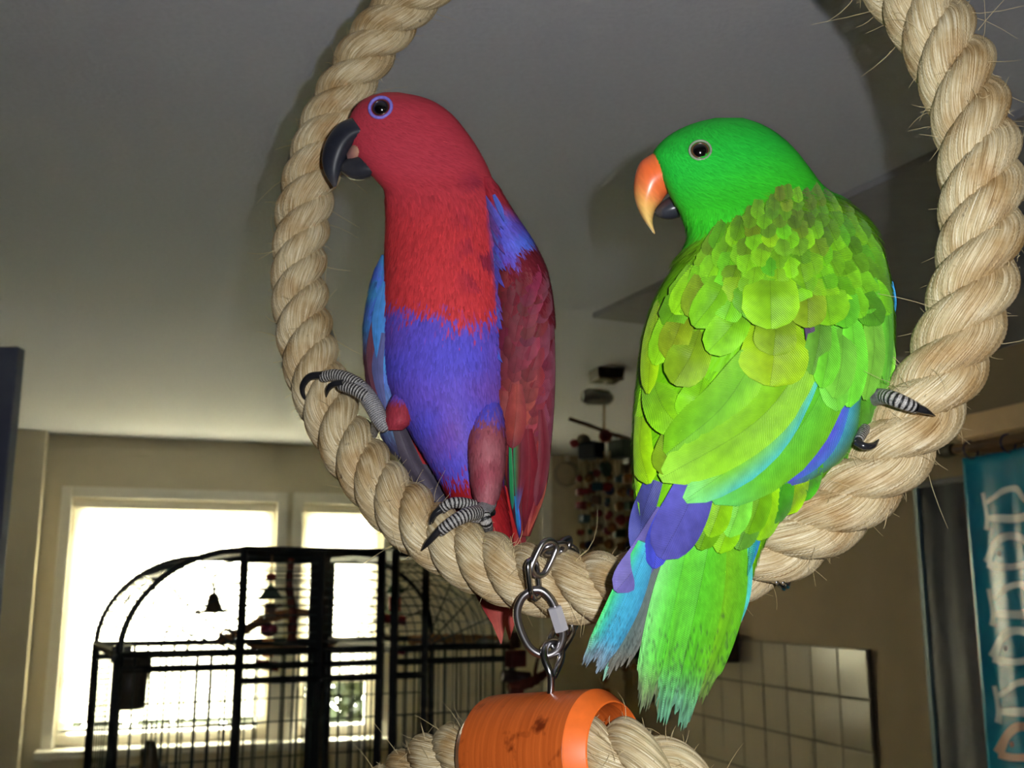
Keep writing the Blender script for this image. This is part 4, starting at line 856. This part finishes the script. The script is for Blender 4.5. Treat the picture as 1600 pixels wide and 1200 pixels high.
def cage(name, x_out, x_in, posts, sgn, label, y_top=860, y_mid=1018):
    """x_out: pixel of the outer low corner, x_in: pixel where the arch reaches the flat top; sgn -1 arch on the left"""
    zt_, zm = cz_(y_top), cz_(y_mid); ao, ai = ca(x_out), ca(x_in); ra = abs(ai-ao); rz = zt_-zm; ae = ca(posts[-1] if sgn < 0 else posts[0])
    lo, hi = min(ao, ae), max(ao, ae)
    g = thing(name, CF.pt((ao+ae)/2, 0, -CD/2), label, 'bird cage', 'arched bird cages')
    # frame: arches, uprights, rails front and back
    for n_ in (0, -CD):
        V, f_, _ = tube(arcpts(ai, zm, ra, rz, n_, sgn=sgn), .008, 6); mk('arch', V, f_, M_IRON, g)
        square('top_rail', ai, zt_, n_, ae, zt_, n_, .008, g)
        square('middle_rail', lo, zm, n_, hi, zm, n_, .006, g)
        square('middle_rail', lo, zm-.035, n_, hi, zm-.035, n_, .006, g)
        square('bottom_rail', lo, .16, n_, hi, .16, n_, .012, g)
        square('post', ao, 0, n_, ao, zm, n_, .008, g); square('post', ae, 0, n_, ae, zt_, n_, .009, g)
    for a_, z_ in ((ao, zm), (ae, zm), (ai, zt_), (ae, zt_), (ao, .16), (ae, .16)):
        square('side_rail', a_, z_, 0, a_, z_, -CD, .009, g)
    for p in posts:
        if p not in (posts[-1] if sgn < 0 else posts[0],): square('post', ca(p), .16, 0, ca(p), zt_, 0, .008, g)
    for zz in (zm-.07, .9): square('door_rail', ca(posts[0]), zz, .004, ca(posts[-1]), zz, .004, .006, g)
    # wires
    W_ = []
    for n_ in (0, -CD):
        for q in range(1, 9): 
            v, f_, _ = tube(arcpts(ai, zm, ra*q/9, rz*q/9, n_, sgn=sgn), .0020, 5); W_.append((v, f_))
        for t in (.25, .5, .75): W_.append(bar(ai, zm, n_, ai+sgn*ra*math.cos(t*PI/2), zm+rz*math.sin(t*PI/2), n_, .0022))
        q = 0
        while zm+.022*q < zt_: W_.append(bar(ai, zm+.022*q, n_, ae, zm+.022*q, n_, .0020)); q += 1
        a_ = lo
        while a_ < hi: W_.append(bar(a_, .16, n_, a_, zm, n_, .0030)); a_ += .036
        for zz in (zm-.17, zm-.34, zm-.52, .5): W_.append(bar(lo, zz, n_, hi, zz, n_, .0022))
    bars('front_and_back_wires', W_, M_WIRE, g, 'thin dark wires of the cage front and back')
    W_ = []
    for q in range(1, 10):
        n_ = -CD*q/10; v, f_, _ = tube(arcpts(ai, zm, ra, rz, n_, sgn=sgn), .0019, 5); W_.append((v, f_)); W_.append(bar(ao, .16, n_, ao, zm, n_, .0021)); W_.append(bar(ai, zt_, n_, ae, zt_, n_, .0021))
    for t in np.linspace(.15, .9, 5):
        a_, z_ = ai+sgn*ra*math.cos(t*PI/2), zm+rz*math.sin(t*PI/2); W_.append(bar(a_, z_, 0, a_, z_, -CD, .0019))
    bars('side_wires', W_, M_WIRE, g, 'thin dark wires of the cage side')
    V, f_ = CF.box(lo, hi, .10, .155, -CD, 0); bevbox('tray', V, M_IRON, g, .004)
    return g, zm, zt_
gA, zmA, ztA = cage('bird_cage', 188, 376, [376, 500, 594], -1, 'large black cage with its arched side before the wide window')
gB, zmB, ztB = cage('bird_cage', 800, 664, [616, 664], 1, 'black cage with its arched side next to the bare wall')
square('post', ca(500), .1, -.02, ca(500), ztA, -.02, .020, gA)
# things in and on the cages
M_BARK = plain('perch_wood', (136, 100, 66), .8, noise=.3, scale=60, bump=.002)
M_BARKD = plain('branch_red_brown', (92, 40, 30), .7, noise=.3, scale=60, bump=.002)
def pp(x, y, n_=-.25): a_, z_ = CF.px(x, y, n_); return CF.pt(a_, z_, n_)
def branch(name, pts, r, label, mat, twig=None):
    q = bez([list(p) for p in pts], 26); rr = np.interp(np.linspace(0, 1, 26), np.linspace(0, 1, len(r)), r)*(1+.1*np.sin(np.arange(26)*1.7))
    g = thing(name, q[0], label, 'perch'); V, f_, _ = tube(q, rr, 10); mk('branch', V, f_, mat, g)
    for tw in (twig or []):
        V, f_, _ = tube(bez([list(p) for p in tw], 12), np.linspace(.006, .003, 12), 8); mk('twig', V, f_, mat, g)
    return g
branch('perch_branch', [pp(338, 1002), pp(372, 990), pp(410, 970), pp(455, 958), pp(505, 960)], [.007, .011, .014, .013, .011], 'thick tan wooden perch branch across the arched cage', M_BARK, [[pp(372, 990), pp(352, 984), pp(342, 996)], [pp(410, 970), pp(430, 950), pp(440, 946)]])
branch('perch_stick', [pp(455, 1008, -.2), pp(457, 960, -.2), pp(452, 915, -.2), pp(455, 872, -.2)], [.013, .012, .010, .008], 'reddish brown upright stick standing in the food dish', M_BARKD)
branch('perch_pole', [pp(640, 1000, -.2), pp(700, 998, -.22), pp(780, 1000, -.25)], [.013, .014, .013], 'brown wooden pole lying across the cage by the bare wall', M_BARK)
dn = thing('food_dish', pp(455, 1016, -.2), 'shallow tan dish hanging in the arched cage', 'dish'); c = pp(455, 1010, -.2)
prof_ = [(.002, -.018), (.06, -.016), (.105, -.004), (.125, .008), (.118, .008), (.10, -.001), (.058, -.011), (.002, -.013)]
k = 40; t = np.linspace(0, 2*PI, k, endpoint=False)
V = np.array([c+r*np.cos(q)*E2+r*.8*np.sin(q)*E1+np.array([0, 0, h]) for r, h in prof_ for q in t]); mk('bowl', V, grid_faces(len(prof_), k, False, True), M_BARK, dn)
ringmesh('rim', c+np.array([0, 0, .009]), .122, .004, Zv, M_IRON, dn, sy=.82)
# toys made of coloured blocks on a cord
def toy(name, top_, seq, label, cord_top=.06, group=None):
    """seq: (drop m, kind, size, colour)"""
    g = thing(name, top_, label, 'bird toy', group)
    zz = 0
    V, f_, _ = tube([top_+np.array([0, 0, cord_top]), top_-np.array([0, 0, sum(s[0] for s in seq)])], .0022, 6); mk('cord', V, f_, plain('cord', (150, 130, 100), .8), g)
    for q, (dz, kind, sz, col_) in enumerate(seq):
        zz += dz/2; cc = top_-np.array([0, 0, zz]); zz += dz/2
        m_ = plain('toy_%d_%d_%d' % col_, col_, .55, noise=.2)
        an = rng.uniform(0, PI)
        if kind == 'bead':
            V, f_ = sphere(cc, sz, 10, 16, (1, 1, .8)); mk('bead', V, f_, m_, g)
        elif kind == 'block':
            fr = Frame(cc, [math.cos(an), math.sin(an), 0], [-math.sin(an), math.cos(an), 0]); bevbox('block', fr.box(-sz, sz, -dz*.45, dz*.45, -sz*.6, sz*.6)[0], m_, g, .003)
        elif kind == 'leaf':
            fr = Frame(cc, E2, -E1); V = [fr.pt(-sz, -sz*.6, .004), fr.pt(sz, -sz*.5, .004), fr.pt(0, sz*.8, .004), fr.pt(-sz, -sz*.6, -.004), fr.pt(sz, -sz*.5, -.004), fr.pt(0, sz*.8, -.004)]
            mk('paddle', V, [[0, 1, 2], [5, 4, 3], [0, 3, 4, 1], [1, 4, 5, 2], [2, 5, 3, 0]], m_, g, smooth=False)
        elif kind == 'peg':
            fr = Frame(cc, E2, -E1); V, f_, _ = tube([fr.pt(-sz, 0), fr.pt(sz, -.008)], dz*.42, 10); mk('peg', V, f_, m_, g)
    return g
RED = (120, 26, 26); DGR = (30, 66, 40); YEL = (130, 88, 22); DBL = (34, 44, 84); PUR = (110, 36, 60); WOOD = (104, 76, 48)
toy('hanging_toy', pp(424, 893, -.15), [(.03, 'bead', .014, RED), (.05, 'leaf', .034, DGR), (.05, 'block', .014, WOOD), (.045, 'bead', .024, PUR), (.05, 'block', .014, (190, 110, 50)), (.03, 'peg', .03, RED)], 'red and green block toy hanging by the upright stick in the arched cage')
toy('hanging_toy', pp(618, 888, -.12), [(.03, 'bead', .012, RED), (.045, 'leaf', .028, DGR), (.045, 'block', .016, (190, 60, 40)), (.03, 'peg', .03, RED), (.05, 'block', .010, YEL), (.03, 'peg', .03, PUR)], 'red, green and yellow stick toy hanging where the two cages meet')
def bell(name, c, r, h, col_, label):
    g = thing(name, c-np.array([0, 0, h]), label, 'bell'); pr_ = [(.15, 1.0), (.35, .96), (.5, .75), (.6, .4), (.85, .12), (1.0, 0), (.9, .02), (.5, .38), (.1, .8)]
    k = 24; t = np.linspace(0, 2*PI, k, endpoint=False); V = np.array([c+np.array([r*x*math.cos(q), r*x*math.sin(q), -h+h*z_]) for x, z_ in pr_ for q in t])
    mk('cup', V, grid_faces(len(pr_), k, False, True), plain('bell_metal', col_, .4, .6, noise=.2), g)
    V, f_, _ = tube([c+np.array([0, 0, .0]), c+np.array([0, 0, .05])], .003, 8); mk('hanger', V, f_, M_IRON, g)
    V, f_, _ = tube([c-np.array([r*1.5, 0, h*.96]), c+np.array([r*1.5, 0, -h*.9])], .004, 8); mk('crossbar', V, f_, M_IRON, g)
bell('cage_bell', pp(334, 926, -.3), .030, .055, (96, 84, 66), 'dull brass bell hanging inside the arched end of the cage')
bell('cage_bell', pp(236, 1156, -.3), .034, .075, (88, 84, 76), 'dull brass bell hanging low behind the upright wires')
def feeder(c, label):
    g = thing('feeder_cup', c-np.array([0, 0, .09]), label, 'feeder'); m_ = plain('feeder', (58, 54, 46), .5)
    pr_ = [(.0, -.09), (.036, -.088), (.040, -.04), (.044, .03), (.041, .03), (.036, -.03), (.032, -.08), (0, -.082)]
    k = 24; t = np.linspace(0, 2*PI, k, endpoint=False); V = np.array([c+r*np.cos(q)*E2+r*np.sin(q)*E1+np.array([0, 0, h]) for r, h in pr_ for q in t]); mk('cup', V, grid_faces(len(pr_), k, False, True), m_, g)
    bevbox('bracket', Frame(c, E2, -E1).box(-.046, .0, .02, .06, -.02, .02)[0], M_IRON, g, .003)
feeder(pp(204, 1048, -.06), 'dark feeder cup fixed to the corner post of the arched cage')
# dark red toy wood between the cages and the orange block
branch('red_branch', [pp(795, 1075, .16), pp(830, 1066, .16), pp(858, 1048, .16)], [.012, .014, .010], 'dark red curved branch hanging behind the steel quick link', M_BARKD, [[pp(835, 1064, .16), pp(838, 1040, .16), pp(846, 1010, .16)]])
toy('hanging_toy', pp(806, 985, .05), [(.05, 'block', .022, (52, 26, 24)), (.05, 'block', .026, (96, 30, 26)), (.04, 'peg', .04, (44, 26, 30)), (.06, 'block', .02, (110, 36, 30))], 'dark red and brown block toy hanging beside the parrot tail')

# ------------------------------------------------------------------ large toy hanging from the ceiling
cp = ceil_pt(947, 578); base = np.array([cp[0], cp[1], ZC]); dpt = (base-CAM)@FWD
def tpx(x, y, dn_=0.0): return P(x, y, dpt+dn_)
ct = thing('ceiling_toy', base, 'big bunch of coloured wooden blocks and ropes hanging from a ceiling mount', 'bird toy')
bevbox('mount_plate', Frame(base, E2, -E1).box(-.04, .04, -.035, 0, -.04, .04)[0], plain('mount', (74, 66, 52), .5), ct, .004)
V, f_, _ = tube([base-np.array([0, 0, .03]), tpx(946, 600)], .006, 8); mk('rod', V, f_, M_STEELD, ct)
c = tpx(935, 621); V, f_, _ = tube([c-E2*.05, c-E2*.035, c+E2*.03, c+E2*.045], [.016, .024, .022, .010], 14); mk('swivel', V, f_, plain('swivel_grey', (150, 150, 140), .4), ct)
V, f_, _ = tube([tpx(944, 630), tpx(944, 672)], .004, 8); mk('cord', V, f_, plain('cord', (150, 130, 100), .8), ct)
V, f_, _ = tube([tpx(889, 654), tpx(945, 674), tpx(986, 688)], .006, 8); mk('cross_stick', V, f_, plain('stick_brown', (92, 66, 44), .7), ct)
def tblock(x, y, r, col_, kind='block', dn_=0.0):
    c = tpx(x, y, dn_); m_ = plain('toy_%d_%d_%d' % col_, col_, .55, noise=.2); an = rng.uniform(0, PI); rm = r*dpt/F
    if kind == 'block': bevbox('block', Frame(c, [math.cos(an), math.sin(an), 0], [-math.sin(an), math.cos(an), 0]).box(-rm, rm, -rm*.8, rm*.8, -rm*.8, rm*.8)[0], m_, ct, .004)
    else: V, f_ = sphere(c, rm, 10, 16); mk('bead', V, f_, m_, ct)
tblock(924, 705, 17, (24, 26, 44)); tblock(972, 702, 18, (26, 40, 30)); tblock(946, 681, 11, (120, 36, 30), 'bead'); tblock(897, 693, 7, (150, 44, 50), 'bead'); tblock(912, 690, 12, (140, 130, 110), 'bead', .02); tblock(946, 731, 11, DGR, 'bead'); tblock(988, 715, 14, (40, 40, 30))
cols_ = [(RED, 'bead'), (YEL, 'block'), (DGR, 'block'), (DBL, 'bead'), (WOOD, 'block'), (RED, 'block'), (YEL, 'bead'), ((30, 70, 84), 'block'), ((120, 36, 30), 'bead')]
for q in range(10):
    x0 = 905+q*9.5; dn_ = rng.uniform(-.06, .06); x1 = x0+rng.normal()*6; yb = 850+rng.uniform(-14, 24)+(225 if q in (5, 7, 8) else 0)
    V, f_, _ = tube(bez([list(tpx(x0, 705, dn_)), list(tpx((x0+x1)/2+2, 780, dn_)), list(tpx(x1, yb, dn_))], 10), .0028, 6); mk('rope', V, f_, plain('cord', (150, 130, 100), .8), ct)
    for y in np.arange(738+rng.uniform(0, 12), yb-6, 21):
        col_, kd = cols_[rng.integers(len(cols_))]; tblock(x0+(x1-x0)*(y-705)/(yb-705)+rng.normal()*1.5, y, rng.uniform(5, 9), col_, kd, dn_)
# ring on the far wall
rg = thing('wall_ring', WB.pt(WB.px(882, 742)[0], WB.px(882, 742)[1], .03), 'pale round ring toy hung on the far wall beside the coloured toy', 'ring')
ringmesh('hoop', WB.pt(WB.px(882, 742)[0], WB.px(882, 742)[1], .03), 19*5.0/F, .008, -E1, plain('ring_pale', (170, 160, 140), .6), rg)
a_, z_ = WB.px(882, 716); bevbox('hook', WB.box(a_-.012, a_+.012, z_-.02, z_+.03, 0, .04)[0], M_FRAMEW, rg, .003)
# narrow board on the far wall under the ring
a0_, z1_ = WB.px(858, 712); a1_ = WB.px(905, 712)[0]; bd = thing('door_1', WB.pt((a0_+a1_)/2, 0, .01), 'pale flat door in the far wall behind the coloured toy', 'door', kind='structure')
bevbox('door_leaf', WB.box(a0_, a0_+.8, 0, z1_, .001, .03)[0], plain('door_paint', (196, 184, 156), .6, noise=.04), bd, .004)
bevbox('door_casing', WB.box(a0_-.05, a0_, 0, z1_+.02, .001, .04)[0], M_FRAMEW, bd, .004)

# ------------------------------------------------------------------ dark fitting by the tiles
q0 = WR.px(1098, 1018, .12); fb = thing('wall_bracket', WR.pt(q0[0], q0[1]-.06, .06), 'dark brown angular bracket mounted over the tiles beside the green tail', 'bracket')
m_ = plain('bracket_brown', (44, 32, 22), .6); fr = Frame(WR.pt(q0[0], q0[1], .0), E1, -E2)
V = [fr.pt(a, z, n) for a in (-.09, .05) for z, n in ((-.035, .02), (-.035, .19), (.0, .20), (.07, .10), (.07, .02))]
mk('housing', V, [[0, 1, 2, 3, 4], [9, 8, 7, 6, 5], [0, 5, 6, 1], [1, 6, 7, 2], [2, 7, 8, 3], [3, 8, 9, 4], [4, 9, 5, 0]], m_, fb, smooth=False)
bevbox('bulb_cover', fr.box(-.05, .01, -.02, .05, .12, .165)[0], plain('cover_pink', (170, 130, 116), .5), fb, .01)

# ------------------------------------------------------------------ blue fish curtain at the right
OFF = .22
CU = Frame(WR.pt(0, 0, OFF), E1, -E2)
cu0 = CU.px(1504, 716); aL = cu0[0]; zT = cu0[1]; aR = aL-.95         # runs towards the camera
M_ROD = plain('rod_wood', (150, 120, 80), .4)
rz_ = CU.px(1500, 701)[1]
rd_ = thing('curtain_rod', CU.pt(aL-.4, rz_, 0), 'light wooden curtain rod with dark end above the blue curtain', 'curtain rod')
V, f_, _ = tube([CU.pt(CU.px(1484, 703)[0]-.02, rz_, 0), CU.pt(aR-.1, rz_, 0)], .012, 14); mk('rod', V, f_, M_ROD, rd_)
V, f_, _ = tube([CU.pt(CU.px(1478, 703)[0]+.02, rz_, 0), CU.pt(CU.px(1478, 703)[0]-.0, rz_, 0), CU.pt(CU.px(1490, 703)[0], rz_, 0)], [.012, .017, .015], 14); mk('end_cap', V, f_, plain('cap_dark', (52, 46, 36), .5), rd_)
bevbox('rod_bracket', CU.box(aR-.08, aR-.05, rz_-.015, rz_+.015, -OFF, 0)[0], M_ROD, rd_, .003); bevbox('rod_bracket', CU.box(aL-.03, aL-.01, rz_-.012, rz_+.012, -OFF, 0)[0], M_ROD, rd_, .003)
def cur_n(a): return 0.004*np.sin((a-aL)*2*PI/.115+.5)+.008*np.sin((a-aL)*2*PI/.31)
def curtain_mat():
    m, nt, b = nodes('curtain_vinyl'); tc = N(nt, 'ShaderNodeTexCoord'); nz = N(nt, 'ShaderNodeTexNoise', Scale=5.0); nt.links.new(tc.outputs['Object'], nz.inputs['Vector'])
    r = ramp(nt, [(.3, rgba((30, 134, 172))), (.7, rgba((46, 154, 190)))]); nt.links.new(nz.outputs[0], r.inputs[0]); nt.links.new(r.outputs[0], b.inputs['Base Color'])
    b.inputs['Roughness'].default_value = .2; return m
cur = thing('shower_curtain', CU.pt((aL+aR)/2, .02, 0), 'teal blue vinyl curtain printed with pale fish outlines', 'curtain')
A_ = np.linspace(aL, aR, 120); Z_ = np.array([.02, .5, 1.0, 1.4, zT-.02, zT]); AA, ZZ = np.meshgrid(A_, Z_, indexing='ij')
o = mk('cloth', CU.pt(AA, ZZ, cur_n(AA)), grid_faces(120, len(Z_)), curtain_mat(), cur); sm = o.modifiers.new('thick', 'SOLIDIFY'); sm.thickness = .0012
for q in range(8):
    a = aL-.03-q*.12
    if q < 8: ringmesh('curtain_ring', CU.pt(a, rz_-.008, 0), .021, .0022, E1, plain('ring_navy', (28, 40, 84), .3), cur, n=28, k=6)
M_FISH = plain('fish_print', (240, 252, 252), .25, noise=.05); M_FISHT = plain('fish_print_tan', (216, 180, 160), .3, noise=.05)
def stroke(pts, wpx, mat):
    q = bez(pts, 22); az = np.array([CU.px(x, y) for x, y in q]); w_ = np.interp(np.linspace(0, 1, 22), np.linspace(0, 1, len(wpx)), wpx)*.5*2.75/F
    tg = np.gradient(az, axis=0); tg /= np.linalg.norm(tg, axis=1)[:, None]; w_ = .85*w_*(1+.45*np.abs(tg[:, 1])); nr = np.stack([-tg[:, 1], tg[:, 0]], 1)
    L_ = az+nr*w_[:, None]; R_ = az-nr*w_[:, None]; S_ = np.stack([L_, az, R_], 1)
    mk('fish_outline', CU.pt(S_[..., 0], S_[..., 1], cur_n(S_[..., 0])+.0016), grid_faces(22, 3), mat, cur)
def fish_tail(y, dx, m_):
    stroke([(1531+dx, y-28), (1535+dx, y-6), (1538+dx, y+14), (1537+dx, y+30)], [6, 6, 8, 9], m_)
    stroke([(1537+dx, y-13), (1552+dx, y-21), (1568+dx, y-32), (1588+dx, y-34), (1606+dx, y-18), (1640+dx, y-8)], [7, 7, 9, 10, 9, 7], m_)
    stroke([(1538+dx, y+12), (1560+dx, y+12), (1590+dx, y+12), (1630+dx, y+4)], [9, 13, 13, 9], m_)
def fish_head(y, dx, m_):
    stroke([(1533+dx, y+2), (1546+dx, y-26), (1566+dx, y-40), (1588+dx, y-38), (1612+dx, y-26), (1650+dx, y-12)], [13, 12, 12, 12, 10, 8], m_)
    stroke([(1533+dx, y+2), (1548+dx, y+7), (1574+dx, y+8), (1600+dx, y+4), (1650+dx, y+10)], [13, 12, 10, 9, 8], m_)
    V, f_ = sphere(CU.pt(CU.px(1554+dx, y-13)[0], CU.px(1554+dx, y-13)[1], 0), .006, 8, 12, (1, 1, 1)); mk('fish_eye', V+CU.n*(cur_n(np.array(CU.px(1554+dx, y-13)[0]))-.001), f_, m_, cur)
for q, y in enumerate([798, 878, 948, 1026, 1100, 1176]):
    (fish_tail if q % 2 == 0 else fish_head)(y, (y-798)*.062, M_FISHT if q == 5 else M_FISH)
# grey liner hanging behind the curtain, and the wooden board above the rod
LN = Frame(WR.pt(0, 0, .08), E1, -E2); l0 = LN.px(1430, 745); l1 = LN.px(1530, 745)[0]
ln = thing('curtain_liner', LN.pt(l0[0]-.2, .02, 0), 'plain grey liner hanging flat behind the blue curtain', 'curtain'); A_ = np.linspace(l0[0], l1-.2, 60); Z_ = np.array([.02, .8, 1.5, rz_-.05]); AA, ZZ = np.meshgrid(A_, Z_, indexing='ij')
o = mk('cloth', LN.pt(AA, ZZ, .006*np.sin(AA*60)), grid_faces(60, 4), plain('liner_grey', (84, 84, 88), .6, noise=.05), ln); o.modifiers.new('thick', 'SOLIDIFY').thickness = .001
o = mk('hem', *LN.box(l0[0]-.012, l0[0]+.004, .02, rz_-.05, -.002, .009), plain('liner_hem', (70, 100, 112), .5), ln, smooth=False)
bevbox('hanging_bar', LN.box(l1-.2, l0[0], rz_-.06, rz_-.045, -.079, .008)[0], plain('liner_grey', (84, 84, 88), .6), ln, .002)
b0 = WR.px(1492, 655, .1); pel = thing('curtain_board', WR.pt(b0[0]-.5, b0[1]-.02, .05), 'pale wooden board on the wall above the curtain rod', 'board')
M_PINE = plain('pine', (196, 160, 112), .5, noise=.12, scale=12)
bevbox('board', WR.box(b0[0]-1.2, b0[0], b0[1]-.055, b0[1]+.005, .001, .10)[0], M_PINE, pel, .004)
bevbox('edge_strip', WR.box(b0[0]-1.2, b0[0], b0[1]-.075, b0[1]-.056, .001, .09)[0], plain('pine_dark', (150, 116, 78), .5), pel, .003)
